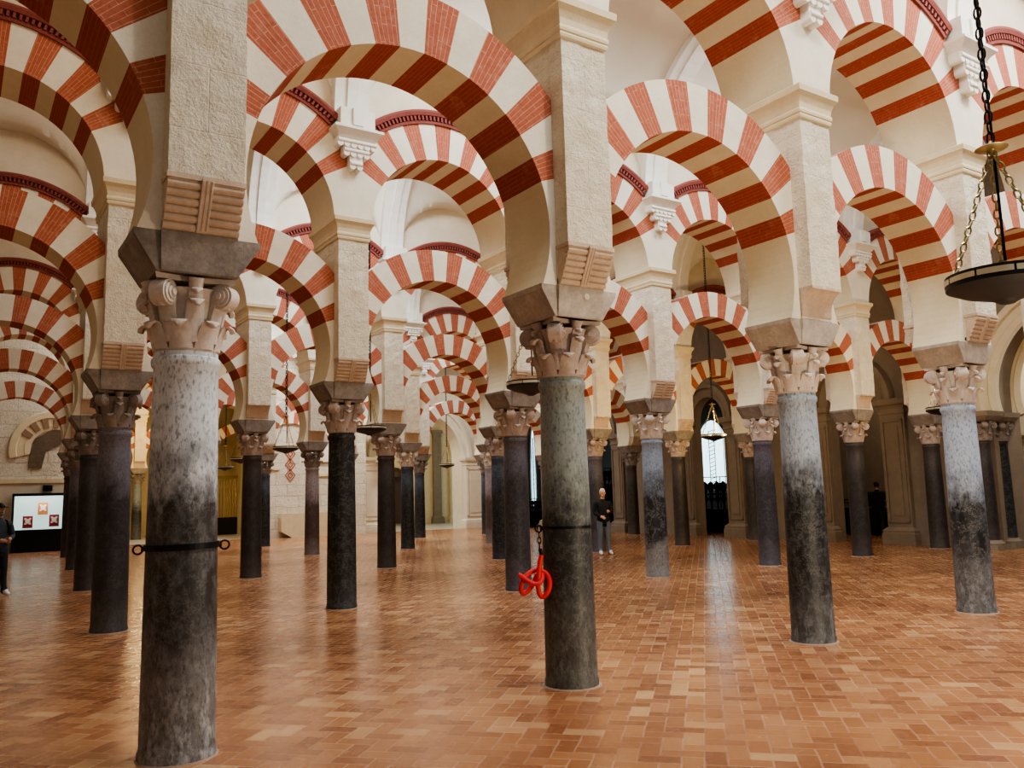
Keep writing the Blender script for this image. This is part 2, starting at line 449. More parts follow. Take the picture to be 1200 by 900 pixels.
HALF = SP/2
def arch_mesh(name, rin, rex, hd, cz, a_lo, stripes, s0, first_red, z_foot, lim=HALF, mats=None):
    """striped arch ring; faces at y=+-hd; soffit; stripes from s0 to 180-s0"""
    bm = bmesh.new(); uvl = bm.loops.layers.uv.new('UVMap')
    st = (180-2*s0)/stripes; cuts = []
    def span(a, b, n, m): 
        for k in range(n): cuts.append((a+(b-a)*k/n, a+(b-a)*(k+1)/n, m))
    span(a_lo, s0, 10, 0)
    for k in range(stripes): span(s0+k*st, s0+(k+1)*st, 4, 1 if (k % 2 == 0) == first_red else 0)
    span(180-s0, 180-a_lo, 10, 0)
    def pt(a, inner, y):
        t = math.radians(a); c, s = math.cos(t), math.sin(t)
        r = rin if inner else min(rex, lim/max(1e-4, abs(c)))
        x, z = r*c, cz+r*s
        if z_foot is not None and (abs(a-a_lo) < 1e-6 or abs(a-180+a_lo) < 1e-6 or z < z_foot): z = z_foot
        return (x, y, z)
    cache = {}
    def V(p):
        k = tuple(round(q, 5) for q in p)
        if k not in cache: cache[k] = bm.verts.new(p)
        return cache[k]
    def face(ps, uvs, mi):
        vs, us = [], []
        for p, u in zip(ps, uvs):
            v = V(p)
            if v not in vs: vs.append(v); us.append(u)
        if len(vs) < 3: return
        try: f = bm.faces.new(vs)
        except ValueError: return
        f.material_index = mi
        for l, u in zip(f.loops, us): l[uvl].uv = u
    for a, b, red in cuts:
        ta, tb = math.radians(a)*(rin+rex)/2, math.radians(b)*(rin+rex)/2
        for y in (-hd, hd):
            p = [pt(a, 1, y), pt(b, 1, y), pt(b, 0, y), pt(a, 0, y)]
            u = [(rin, ta), (rin, tb), (rex, tb), (rex, ta)]
            if y > 0: p, u = p[::-1], u[::-1]
            face(p, u, 1 if red else 0)
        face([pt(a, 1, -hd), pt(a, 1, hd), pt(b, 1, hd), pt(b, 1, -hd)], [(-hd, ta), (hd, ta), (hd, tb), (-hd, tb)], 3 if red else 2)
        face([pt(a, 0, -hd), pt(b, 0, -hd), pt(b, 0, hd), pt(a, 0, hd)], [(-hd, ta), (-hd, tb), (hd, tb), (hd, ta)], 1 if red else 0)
    for a in (a_lo, 180-a_lo):
        face([pt(a, 1, -hd), pt(a, 0, -hd), pt(a, 0, hd), pt(a, 1, hd)], [(0, 0)]*4, 0)
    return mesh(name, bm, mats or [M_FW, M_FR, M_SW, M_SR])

LC, LR, LX = 3.95, 1.33, 1.86
UC, UR, UX = 6.02, 1.32, 1.95
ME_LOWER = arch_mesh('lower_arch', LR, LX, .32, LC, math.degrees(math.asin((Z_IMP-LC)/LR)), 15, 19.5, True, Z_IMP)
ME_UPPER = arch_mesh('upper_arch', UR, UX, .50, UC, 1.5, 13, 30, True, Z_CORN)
def moulding_mesh():
    """dentilled brick moulding following the back of the upper arch, front side"""
    bm = bmesh.new(); a0 = math.degrees(math.acos(1.31/2.06)); n = 40
    prof = [(1.94, -.38), (1.94, -.53), (1.985, -.535), (1.99, -.50), (2.07, -.505), (2.075, -.56), (2.13, -.58), (2.17, -.57), (2.17, -.38)]
    rings = []
    for k in range(n+1):
        t = math.radians(a0+(180-2*a0)*k/n)
        rings.append([bm.verts.new((r*math.cos(t), y, UC+r*math.sin(t))) for r, y in prof])
    m = len(prof)
    for a, b in zip(rings, rings[1:]):
        for q in range(m): bm.faces.new((a[q], a[(q+1) % m], b[(q+1) % m], b[q]))
    bm.faces.new(rings[0]); bm.faces.new(rings[-1][::-1])
    nd = 38
    for k in range(nd):
        t = math.radians(a0+(180-2*a0)*(k+.5)/nd); c, s = math.cos(t), math.sin(t); w = .017
        vs = []
        for y in (-.55, -.5):
            for rr, ww in ((1.992, -w), (1.992, w), (2.07, w), (2.07, -w)):
                vs.append(bm.verts.new((rr*c-ww*s, y, UC+rr*s+ww*c)))
        for f in ((0, 1, 2, 3), (4, 7, 6, 5), (0, 4, 5, 1), (1, 5, 6, 2), (2, 6, 7, 3), (3, 7, 4, 0)): bm.faces.new([vs[q] for q in f])
    return mesh('moulding', bm, M_MOULD)
ME_MOULD = moulding_mesh()

def corbel_mesh():
    """white lobed bracket hanging under the pilaster; local y=0 at the arcade face, growing to -y"""
    bm = bmesh.new()
    def slab(hw, d, z0, z1): box(bm, -hw, hw, -d, .02, z0, z1)
    pr = [(7.30, .30, .16), (7.33, .33, .19), (7.37, .35, .22), (7.41, .39, .27), (7.43, .41, .29), (7.47, .41, .29)]
    prev = None
    for z, hw, d in pr:
        cur = [bm.verts.new(p) for p in ((-hw, .02, z), (-hw, -d, z), (hw, -d, z), (hw, .02, z))]
        if prev:
            for k in range(4): bm.faces.new((prev[k], prev[(k+1) % 4], cur[(k+1) % 4], cur[k]))
        else: bm.faces.new(cur)
        prev = cur
    bm.faces.new(prev)
    def roll(x0, x1, y, z, r):
        A = [[bm.verts.new((x, y+r*math.cos(2*PI*q/12), z+r*math.sin(2*PI*q/12))) for q in range(12)] for x in (x0, x1)]
        for q in range(12): bm.faces.new((A[0][q], A[0][(q+1) % 12], A[1][(q+1) % 12], A[1][q]))
        bm.faces.new(A[0][::-1]); bm.faces.new(A[1])
    def lobe(xc, zc, r, d):
        A = [[bm.verts.new((xc+r*math.cos(2*PI*q/12), y, zc+r*math.sin(2*PI*q/12))) for q in range(12)] for y in (.02, -d)]
        for q in range(12): bm.faces.new((A[0][q], A[0][(q+1) % 12], A[1][(q+1) % 12], A[1][q]))
        bm.faces.new(A[0]); bm.faces.new(A[1][::-1])
    for hw, d, z0, z1 in ((.33, .16, 7.21, 7.31), (.22, .14, 7.07, 7.24), (.11, .12, 6.87, 7.09)):
        slab(hw, d, z0, z1); n_ = 2 if hw < .15 else (4 if hw < .25 else 6)
        for k in range(n_): lobe(-hw+.05+(2*hw-.1)*k/(n_-1), z0, .05, d+.012)
        roll(-hw+.01, hw-.01, -d, z0+.05, .035)
    return mesh('corbel', bm, M_WHITE, True, 35)
ME_CORBEL = corbel_mesh()
def pil_mesh():
    bm = bmesh.new()
    loft = [(7.46, .32, .24), (7.50, .32, .24), (7.52, .29, .20), (7.80, .29, .20)]
    prev = None
    for z, hw, d in loft:
        cur = [bm.verts.new(p) for p in ((-hw, .12, z), (-hw, -d, z), (hw, -d, z), (hw, .12, z))]
        if prev:
            for k in range(4): bm.faces.new((prev[k], prev[(k+1) % 4], cur[(k+1) % 4], cur[k]))
        else: bm.faces.new(cur)
        prev = cur
    bm.faces.new(prev)
    box(bm, -.09, .09, -.235, -.1, 7.52, 7.80)
    return mesh('pilaster_shaft', bm, M_WHITE)
ME_PIL = pil_mesh()

ME_SHAFT = shaft_mesh(); ME_CAP = [capital_mesh(k) for k in range(1)]; ME_IMP = impost_mesh(); ME_PIERM = pier_mesh()
ME_MOD = {(k, s): modillion_mesh(k, s) for k in ('rolled', 'plain') for s in (-1, 1)}
ME_CORN = cornice_mesh()
bm = bmesh.new(); lathe(bm, [(.262, 0), (.258, .006), (.23, .009)], 32); ME_RING = mesh('floor_ring', bm, M_BASE)

# ------------------------------------------------------------------ shafts: tone of each column in the photo
S = {}
def sm(key, *a, **k): S[key] = shaft_mat('marble_'+key, *a, **k)
sm('ash', '#c9cdd0', '#2f2924', '#6b6561', 1.8, .5, '#dcdcd8', .3, amt=.55, vein=.2)
sm('green', '#7f8682', '#232320', '#47433d', 1.5, .5, '#8f948e', 2.1, amt=.5, vein=.22)
sm('blue', '#9aa5b2', '#121315', '#3f3f40', 1.72, .25, '#a9b0b6', 4.4, amt=.55, vein=.22)
sm('sky', '#a9b7c9', '#17181b', '#5a5a5a', 1.5, .55, '#b3bcc6', 6.2, amt=.5, vein=.4)
sm('violet', '#6d6a72', '#2a2627', '#3f3a39', 1.9, .3, '#77727a', 8.1, amt=.3, vein=.1)
sm('black', '#1c1d20', '#131315', '#2b2c2c', 2.4, .25, '#34383f', 9.7, amt=.4, vein=.25)
sm('purple', '#57535d', '#332f33', '#4a464b', 2.0, .3, '#6d6973', 11., amt=.35, vein=.15)
sm('steel', '#8592a3', '#131417', '#7a7774', 1.75, .45, '#9aa4b0', 13., amt=.4, vein=.5)
sm('umber', '#3d3634', '#29211e', '#3a302c', 1.9, .3, '#4d4541', 15., amt=.3, vein=.1)
sm('rose', '#94888a', '#4a3733', '#6a5c58', 1.6, .3, '#a8a09e', 17., amt=.4, vein=.1)
sm('ink', '#3b4653', '#101113', '#1c1e21', 1.9, .25, '#55616e', 19., amt=.35, vein=.2)
TONE = {(0, -1): 'violet', (0, 0): 'ash', (0, 1): 'green', (0, 2): 'blue', (0, 3): 'sky', (0, 4): 'blue',
        (1, -1): 'violet', (1, 0): 'violet', (1, 1): 'black', (1, 2): 'purple', (1, 3): 'steel', (1, 4): 'purple', (1, 5): 'umber', (1, 6): 'umber',
        (2, -1): 'umber', (2, 0): 'umber', (2, 1): 'umber', (2, 2): 'umber', (2, 3): 'ink', (2, 4): 'purple', (2, 5): 'umber', (2, 6): 'umber',
        (3, -1): 'violet', (3, 0): 'violet', (3, 1): 'umber', (3, 2): 'rose', (3, 3): 'ink', (3, 4): 'rose', (3, 5): 'umber', (3, 6): 'umber',
        (4, -1): 'violet', (4, 0): 'umber', (4, 1): 'umber', (4, 2): 'ink', (4, 3): 'umber', (4, 4): 'ink', (4, 5): 'ink', (4, 6): 'umber',
        (6, 1): 'green', (6, 2): 'umber'}
WORD = {'ash': 'ash grey and brown marble column', 'green': 'mottled green grey marble column', 'blue': 'speckled blue grey column turning black below', 'sky': 'pale blue column turning black below',
        'violet': 'dull violet grey column', 'black': 'black polished marble column', 'purple': 'purplish grey column', 'steel': 'steel blue column black in the middle', 'umber': 'dark brown column',
        'rose': 'rosy grey column', 'ink': 'blue black column'}
ROWN = ['nearest arcade', 'second arcade', 'third arcade', 'fourth arcade', 'fifth arcade', '', 'yellow chapel arcade']
ORD = ['first', 'second', 'third', 'fourth', 'fifth', 'sixth', 'seventh', 'eighth']
def on(i, r):
    if r == 6: return {1: 'left', 2: 'right'}[i]
    return ORD[i] if i >= 0 else 'outermost left'
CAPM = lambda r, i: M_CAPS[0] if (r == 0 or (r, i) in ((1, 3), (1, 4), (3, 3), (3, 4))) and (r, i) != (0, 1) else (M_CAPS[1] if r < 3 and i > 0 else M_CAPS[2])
PLAIN = {(0, 2), (2, 1), (2, 2), (2, 4), (3, 2), (3, 3), (4, 3), (2, 0), (1, 5), (3, 4), (6, 1), (6, 2), (1, 6)}

def put_mat(o, m):
    o.material_slots[0].link = 'OBJECT'; o.material_slots[0].material = m

def column(i, r):
    x, y = G(i, r)
    t = thing('marble_column', f'{WORD[TONE[(r, i)]]} with carved capital, {on(i, r)} in the {ROWN[r]}', 'column', (x, y, 0), 0, f'columns of the {ROWN[r]}')
    s = link('shaft', ME_SHAFT, t); put_mat(s, S[TONE[(r, i)]])
    if (r, i) == (0, 0): s.scale = (1.06, 1.06, 1)
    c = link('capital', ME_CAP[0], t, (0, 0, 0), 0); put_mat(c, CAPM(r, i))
    m = link('impost', ME_IMP, t)
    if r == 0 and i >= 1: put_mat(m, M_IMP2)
    link('base_ring', ME_RING, t)
    if (r, i) == (0, 1):
        bm = bmesh.new(); lathe(bm, [(.031, 0), (.031, .012), (.026, .016)], 20)
        pl = link('stone_plug', mesh('stone_plug', bm, M_CAPS[0]), t, (.05, -.338, 3.39)); pl.rotation_euler = (PI/2, 0, 0); pl['label'] = 'small round pinkish plug in the impost'
    return t
def pier(i, r):
    x, y = G(i, r); kind = 'plain' if (r, i) in PLAIN else 'rolled'
    t = thing('stone_pier', f'rough cream stone pier on a {"smooth" if kind == "plain" else "ribbed"} corbel above {on(i, r)} column of the {ROWN[r]}', 'pier', (x, y, Z_IMP), 0, f'piers of the {ROWN[r]}')
    for n, me in (('pier_shaft', ME_PIERM), ('modillion', ME_MOD[(kind, -1)]), ('modillion', ME_MOD[(kind, 1)]), ('cornice', ME_CORN)):
        link(n, me, t, (0, 0, -Z_IMP))
def between(i, r):
    if r == 6: return {0: 'left of the left column', 1: 'between the two columns', 2: 'right of the right column'}[i]
    if i < 0: return 'left of the first column'
    return f'between {on(i, r)} and {on(i+1, r)} columns'
def lower(i, r):
    x, y = G(i, r)
    o = link('horseshoe_arch', ME_LOWER, None, (x+HALF, y, 0))
    tag(o, f'lower striped horseshoe arch {between(i, r)} of the {ROWN[r]}', 'arch', f'lower arches of the {ROWN[r]}', 'thing')
def upper(i, r):
    x, y = G(i, r)
    o = link('round_arch', ME_UPPER, None, (x+HALF, y, 0))
    tag(o, f'upper striped round arch high {between(i, r)} of the {ROWN[r]}', 'arch', f'upper arches of the {ROWN[r]}', 'thing')
    link('moulding', ME_MOULD, o)
def pilaster(i, r):
    x, y = G(i, r)
    t = thing('wall_pilaster', f'white pilaster on a lobed corbel, high above {on(i, r)} column of the {ROWN[r]}', 'pilaster', (x, y-.50, 6.8), 0, f'pilasters of the {ROWN[r]}')
    link('corbel', ME_CORBEL, t, (0, 0, -6.8)); link('pilaster_shaft', ME_PIL, t, (0, 0, -6.8))

SPAN = {0: (-1, 4), 1: (-1, 6), 2: (-1, 6), 3: (-1, 6), 4: (-1, 6), 6: (1, 2)}
for r, (a, b) in SPAN.items():
    for i in range(a, b+1):
        column(i, r); pier(i, r)
        if r < 6: pilaster(i, r)
    for i in range(a if r < 6 else 0, b if r < 6 else b+1):
        lower(i, r); upper(i, r)

# ------------------------------------------------------------------ arcade walls above the arches
def arcade_wall(r, i0, i1, top=9.45):
    bm = bmesh.new(); x0, y = G(0, r)
    for i in range(i0, i1):
        c = SP*i+HALF; n = 24; lo = []
        for k in range(n+1):
            xx = -HALF+SP*k/n
            lo.append((c+xx, UC+math.sqrt(max(0, 1.90**2-xx*xx))))
        for side in (-.40, .40):
            vs = [bm.verts.new((p[0], side, p[1])) for p in lo]; hs = [bm.verts.new((p[0], side, top)) for p in lo]
            for k in range(n): bm.faces.new((vs[k], vs[k+1], hs[k+1], hs[k]))
    me = mesh('wall', bm, M_PLAS)
    struct('wall_arcade' if r == 0 else f'wall_arcade_{r+1}', me, (x0, y, 0))
for r, (a, b) in SPAN.items():
    arcade_wall(r, a if r < 6 else 0, b if r < 6 else 3)

# ------------------------------------------------------------------ vaults
BZ, LZ, LRD = 7.62, 7.72, 1.40
def vault(r, u0, u1):
    """groined plaster vault over the aisle behind arcade r"""
    bm = bmesh.new(); hw = AI/2-.38; nu = int((u1-u0)*SP/.06); nv = 44; rows = []
    for a in range(nu+1):
        u = u0*SP+(u1-u0)*SP*a/nu; d = (u % SP)-HALF
        zl = LZ+math.sqrt(LRD**2-d*d) if abs(d) < LRD else -1
        row = []
        for b in range(nv+1):
            ph = PI*b/nv; yy = -hw*math.cos(ph); zb = BZ+hw*math.sin(ph)*.97
            v = AI/2+yy
            row.append(bm.verts.new((u+SK*v/AI, v, max(zl, zb))))
        rows.append(row)
    for a in range(nu):
        for b in range(nv): bm.faces.new((rows[a][b], rows[a][b+1], rows[a+1][b+1], rows[a+1][b]))
    me = mesh('vault', bm, M_VAULT, True, 50)
    struct('ceiling' if r == -1 else f'ceiling_{r+2}', me, (SK*r, AI*r, 0))
    # transverse ribs rising from the pilasters
    for i in range(math.ceil(u0), math.floor(u1)+1):
        bm = bmesh.new(); prev = None; n = 32
        sec = [(-.29, 0), (-.09, 0), (-.09, .035), (.09, .035), (.09, 0), (.29, 0), (.29, -.3), (-.29, -.3)]
        for k in range(n+1):
            ph = PI*k/n; cur = []
            for xx, off in sec:
                rr = hw-.16-off
                yy = -rr*math.cos(ph); v = AI/2+yy
                cur.append(bm.verts.new((xx+SK*v/AI, v, BZ+.02+rr*math.sin(ph)*.97)))
            if prev:
                for q in range(len(sec)): bm.faces.new((prev[q], prev[(q+1) % len(sec)], cur[(q+1) % len(sec)], cur[q]))
            prev = cur
        me = mesh('vault_rib', bm, M_WHITE)
        struct(f'trim_vault_rib_{(r+1)*10+i+2}', me, (SP*i+SK*r, AI*r, 0))
for r in range(-1, 5): vault(r, -1.5 if r >= 0 else -1.5, 6.3 if r > 0 else 5.5)

# ------------------------------------------------------------------ floor
bm = bmesh.new(); box(bm, -9, 30, -12, 33.6, -.1, 0); struct('floor', mesh('floor', bm, M_FLOOR))
bm = bmesh.new(); box(bm, -9, 30, 33.6, 50, -.1, .0); struct('floor_2', mesh('floor_2', bm, M_MARB))

# ------------------------------------------------------------------ walls at the back and on the right
def strip_wall(bm, u0, u1, z0, z1, th, mi=0): box(bm, u0, u1, 0, th, z0, z1, mi)
def arched_wall(u0, u1, uc, hw, zs, top, th, n=24, horseshoe=0.0):
    """wall in the local xz plane (y thickness) with one arched opening"""
    bm = bmesh.new()
    strip_wall(bm, u0, uc-hw, 0, top, th); strip_wall(bm, uc+hw, u1, 0, top, th)
    for k in range(n):
        a, b = PI-PI*k/n, PI-PI*(k+1)/n
        xa, xb = uc+hw*math.cos(a), uc+hw*math.cos(b); za, zb = zs+hw*math.sin(a), zs+hw*math.sin(b)
        f = [bm.verts.new(p) for p in ((xa, 0, za), (xb, 0, zb), (xb, 0, top), (xa, 0, top))]
        g = [bm.verts.new(p) for p in ((xa, th, za), (xb, th, zb), (xb, th, top), (xa, th, top))]
        bm.faces.new(f); bm.faces.new(g[::-1]); bm.faces.new((f[0], g[0], g[1], f[1])); bm.faces.new((f[3], f[2], g[2], g[3]))
    return bm
def archivolt(bm, uc, hw, zs, w, prof_d, y0=0., n=32, a0=0.):
    """moulded ring around an arch in the xz plane, standing off the wall towards -y"""
    prof = [(hw-.02, .1), (hw-.02, -prof_d*.4), (hw+w*.25, -prof_d*.6), (hw+w*.3, -prof_d*.45), (hw+w*.6, -prof_d*.5), (hw+w*.65, -prof_d), (hw+w*.95, -prof_d), (hw+w, -prof_d*.6), (hw+w, .1)]
    prev = None
    for k in range(n+1):
        t = a0+(PI-2*a0)*k/n
        cur = [bm.verts.new((uc+r*math.cos(t), y0+y, zs+r*math.sin(t))) for r, y in prof]
        if prev:
            for q in range(len(prof)): bm.faces.new((prev[q], prev[(q+1) % len(prof)], cur[(q+1) % len(prof)], cur[q]))
        else: bm.faces.new(cur)
        prev = cur
    bm.faces.new(prev[::-1])

def pilaster_thing(name, label, loc, rotz, w, d, h, mat, group=None, panel=True):
    """renaissance pilaster: moulded base, panelled shaft, capital; front towards local -y"""
    t = thing(name, label, 'pilaster', loc, rotz, group)
    def ring(zz):
        bm = bmesh.new()
        prev = None
        for z, o in zz:
            hw = w/2+o
            cur = [bm.verts.new(p) for p in ((-hw, d*.2, z), (-hw, -d-o, z), (hw, -d-o, z), (hw, d*.2, z))]
            if prev:
                for k in range(4): bm.faces.new((prev[k], prev[(k+1) % 4], cur[(k+1) % 4], cur[k]))
            else: bm.faces.new(cur)
            prev = cur
        bm.faces.new(prev); return bm
    link('base', mesh('base', ring([(0, .13), (.3, .13), (.32, .1), (.38, .11), (.42, .07), (.47, .02)]), mat), t)
    bm = ring([(.46, 0), (h-.45, 0)])
    if panel:
        for x0, x1 in ((-w/2+.06, -w/2+.12), (w/2-.12, w/2-.06)): box(bm, x0, x1, -d-.035, -d+.02, .6, h-.6)
        for z in (.6, h-.66): box(bm, -w/2+.06, w/2-.06, -d-.035, -d+.02, z, z+.06)
        box(bm, -w/2+.22, w/2-.22, -d-.025, -d+.02, .8, h-.8)
    link('shaft', mesh('shaft', bm, mat), t)
    link('capital', mesh('capital', ring([(h-.46, .0), (h-.42, .03), (h-.38, .03), (h-.36, .01), (h-.28, .02), (h-.2, .06), (h-.17, .11), (h-.06, .13), (h, .13)]), mat), t)
    return t

# back wall, masonry either side of the chapel opening
YB = 32.0
def solid(name, x0, x1, y0, y1, z0, z1, mat):
    bm = bmesh.new(); box(bm, 0, x1-x0, 0, y1-y0, z0, z1); return struct(name, mesh(name, bm, mat), (x0, y0, 0))

solid('wall_back_left', -8, 3.2, YB, YB+1, 0, 10, M_STONEW)
solid('wall_back_middle', 10.2, 15.7, YB+.9, YB+1.9, 0, 10, M_STONEW)
solid('wall_back_upper', 3.2, 10.2, YB+.9, YB+1.9, 7.2, 10, M_PLAS)
# red and white blind arches let into the masonry
for x, label in ((11.9, 'red and white blind arch let into the bright masonry wall, left one'), (15.18, 'red and white blind arch let into the bright masonry wall, right one')):
    o = link('blind_arch', ME_LOWER, None, (x, YB+1.12, 0)); tag(o, label, 'arch', 'blind arches in the masonry', 'thing')
# weathered blind horseshoe arch in the left wall
bm = bmesh.new()
archivolt(bm, 1.95, .75, 3.95, .75, .10, 0, 40, -.25)
t = thing('weathered_blind_arch', 'weathered carved brick horseshoe arch embedded in the left stone wall above the display case', 'arch', (0, YB, 2.9))
M_OLD = red_brick('old_brick', '#a98f74', '#9a6d54', '#c9b797', .2, .09, .01, .8)
link('ring', mesh('ring', bm, M_STONE2), t, (0, 0, -2.9))
bm = bmesh.new()
for k in range(7):
    a = math.radians(20+k*21); c, s_ = math.cos(a), math.sin(a); w = .13
    v = [bm.verts.new((1.95+rr*c-ww*s_, y, 3.95+rr*s_+ww*c)) for y in (-.09, .02) for rr, ww in ((.85, -w*.7), (.85, w*.7), (1.42, w), (1.42, -w))]
    for f in ((0, 1, 2, 3), (4, 7, 6, 5), (0, 4, 5, 1), (1, 5, 6, 2), (2, 6, 7, 3), (3, 7, 4, 0)): bm.faces.new([v[q] for q in f])
link('carved_voussoirs', mesh('carved_voussoirs', bm, flat('carved_brick', '#a5866a', .9, 0, .6, 25, .6)), t, (0, 0, -2.9))
bm = bmesh.new()
pr = [(1.18, 3.2), (1.2, 3.75), (1.35, 4.35), (1.95, 4.72), (3.1, 4.7), (3.1, 4.15), (2.3, 4.15), (1.75, 3.85), (1.62, 3.2)]
a = [bm.verts.new((x, -.05, z)) for x, z in pr]; b = [bm.verts.new((x, .03, z)) for x, z in pr]
for q in range(len(pr)): bm.faces.new((a[q], a[(q+1) % len(pr)], b[(q+1) % len(pr)], b[q]))
bm.faces.new(a[::-1]); bm.faces.new(b)
link('broken_infill', mesh('broken_infill', bm, flat('dark_rubble', '#7d6a55', .95, 0, .7, 9, .9)), t, (0, 0, -2.9))
solid('trim_ledge_left', -8, 3.2, YB-.1, YB, 2.62, 2.78, M_STONE2)
M_DADO = plaster('smooth_stone', '#d0c4ad', '#b5a68c', scale=3, bstr=.3)
solid('wall_back_left_dado', -8, 3.2, YB-.06, YB+.01, 0, 2.62, M_DADO)

# far walls of the chapels and their ceiling
solid('wall_far', -8, 30, 43, 43.6, 0, 10, M_STONE2)
solid('wall_chapel_left', 2.4, 3.0, 33, 43, 0, 8, M_STONE2)
solid('wall_chapel_divider', 11.6, 14.2, 34.0, 43, 0, 8, M_STONE2)
solid('ceiling_chapel', -8, 34, 33.2, 43.6, 9.9, 10.2, M_VAULT)
solid('wall_left', -8.6, -8, -12, 44, 0, 10, M_PLAS)

# bright portal with its moulded arch
bm = arched_wall(15.7, 24.0, 19.28, 2.43, 3.72, 10, 1.0, 40)
struct('wall_portal', mesh('wall_portal', bm, M_WHST), (0, 34.0, 0))
t = thing('portal_archivolt', 'wide cream moulded round arch on two pilasters at the back of the hall', 'arch', (19.28, 34.0, 3.72))
bm = bmesh.new(); archivolt(bm, 0, 2.43, 0, .62, .25, 0, 48); link('moulding', mesh('moulding', bm, M_WHST, True, 30), t)
pilaster_thing('panelled_pilaster', 'white panelled pilaster left of the bright portal at the back', (16.3, 34.0, 0), 0, 1.05, .45, 3.75, M_WHST, 'portal pilasters')
pilaster_thing('panelled_pilaster', 'white panelled pilaster right of the bright portal at the back', (22.35, 34.0, 0), 0, 1.15, .45, 3.75, M_WHST, 'portal pilasters')
for x, n in ((18.9, 'first'), (20.7, 'second'), (23.2, 'third'), (25.0, 'fourth'), (26.2, 'fifth')):
    pilaster_thing('chapel_pilaster', f'yellow lit worn pilaster on the chapel back wall seen through the portal, {n} from left', (x, 43, 0), 0, .55, .22, 6.0, M_STONE3 if n in ('fourth',) else M_STONE2, 'pilasters inside the portal', False)
bm = bmesh.new(); box(bm, -.55, .55, -.12, .05, .1, 3.0); lathe(bm, [(.0, 3.0), (.55, 3.0), (.45, 3.3), (.25, 3.55), (0, 3.6)], 24, cap=False)
o = link('wooden_retable', mesh('chapel_door', bm, flat('chapel_door_wood', '#4a3520', .6)), None, (22.1, 43, 0)); tag(o, 'dark arched wooden panel in the chapel behind the portal', 'panel', None, 'thing')

# fallen stone block and painted lozenges on the masonry
bm = bmesh.new()
pr = [(0, .3), (.5, 0), (2.75, 0), (2.75, 1.1), (.05, 1.1), (0, .9)]
a = [bm.verts.new((x, -.45, z)) for x, z in pr]; b = [bm.verts.new((x, 0, z)) for x, z in pr]
for q in range(6): bm.faces.new((a[q], a[(q+1) % 6], b[(q+1) % 6], b[q]))
bm.faces.new(a[::-1]); bm.faces.new(b)
o = link('stone_block', mesh('stone_block', bm, M_STONE2), None, (11.35, YB+.88, 0)); tag(o, 'long hewn stone block with a cut corner against the masonry wall', 'stone block', None, 'thing')
bm = bmesh.new()
for k in range(3):
    zc = 2.85+.5*k
    for r0, r1 in ((.32, .25), (.17, .1)):
        for q in range(4):
            a0, a1 = q*PI/2, (q+1)*PI/2
            v = [bm.verts.new((rr*.8*math.cos(a), -.015, zc+rr*math.sin(a))) for rr, a in ((r0, a0), (r0, a1), (r1, a1), (r1, a0))]
            bm.faces.new(v)
o = link('painted_lozenges', mesh('painted_lozenges', bm, flat('red_ochre_paint', '#a5583c', .9)), None, (11.9, YB+.89, 0)); tag(o, 'faded red painted lozenge pattern on the bright masonry wall', 'wall painting', None, 'thing')
for x, z, w, h in ((13.1, 1.5, .12, 1.4), (13.1, 2.8, .8, .12), (10.9, 3.1, .5, .1), (14.6, 2.2, .1, 1.6)):
    solid('trim_masonry_%d' % int(x*10+z), x, x+w, YB+.84, YB+.92, z, z+h, M_STONE2)

# chapel gate and candle stand to the left
t = thing('chapel_gate', 'tall barred gate with lit opening beside the yellow chapel', 'gate', (11.1, 40.5, 0))
bm = bmesh.new(); box(bm, -.6, .6, 0, .1, 0, .9); link('panel', mesh('panel', bm, M_DARK), t)
bm = bmesh.new()
for k in range(9): tube(bm, [(-.55+.137*k, .05, .9), (-.55+.137*k, .05, 3.0)], .022, 6)
box(bm, -.6, .6, 0, .1, 2.95, 3.1); link('bars', mesh('bars', bm, M_BRASS), t)

# display case
t = thing('display_case', 'black lit display case holding three small icons against the left stone wall', 'display case', (1.6, 31.35, 0))
bm = bmesh.new(); box(bm, -.93, .93, -.12, .58, 0, .8); box(bm, -.96, .96, -.15, .58, .76, .84); link('cabinet', mesh('cabinet', bm, M_IRON), t)
bm = bmesh.new(); box(bm, -.88, .88, .5, .55, .84, 2.12); link('backlit_panel', mesh('backlit_panel', bm, glow('case_light', '#d6efe6', 1.5, 2, '#c4e6dc')), t)
bm = bmesh.new()
for x0, x1, z0, z1 in ((-.93, -.88, .84, 2.2), (.88, .93, .84, 2.2), (-.93, .93, 2.12, 2.22)): box(bm, x0, x1, -.05, .55, z0, z1)
link('frame', mesh('frame', bm, M_IRON), t)
t2 = NT('case_glass'); g = t2.out(lin('#ffffff'), .03, Transmission_Weight=1.0, IOR=1.05, Alpha=.12)
bm = bmesh.new(); box(bm, -.88, .88, -.04, -.03, .84, 2.12); link('glass', mesh('glass', bm, g), t)
M_ICR = flat('icon_crimson', '#9c2236', .6); M_ICO = flat('icon_orange', '#cf7a3e', .6); M_ICW = flat('icon_cream', '#efe2c8', .6)
def icon(x, z, m, label):
    t = thing('icon_plaque', label, 'icon', (x, 31.84, z), 0, 'icons in the display case')
    bm = bmesh.new(); box(bm, -.17, .17, -.05, 0, -.2, .2); box(bm, -.17, .17, -.08, 0, -.26, -.2); link('board', mesh('board', bm, m), t)
    bm = bmesh.new()
    for k in range(4):
        a = k*PI/2+PI/4
        box(bm, .11*math.cos(a)-.035, .11*math.cos(a)+.035, -.062, -.045, .13*math.sin(a)-.035, .13*math.sin(a)+.035)
    for f in [[(.09*math.cos(2*PI*q/16), .1*math.sin(2*PI*q/16)) for q in range(16)]]:
        bm.faces.new([bm.verts.new((a, -.066, b)) for a, b in f])
    link('roundel', mesh('roundel', bm, M_ICW), t)
icon(1.72, 1.66, M_ICO, 'orange and cream icon plaque, topmost in the display case')
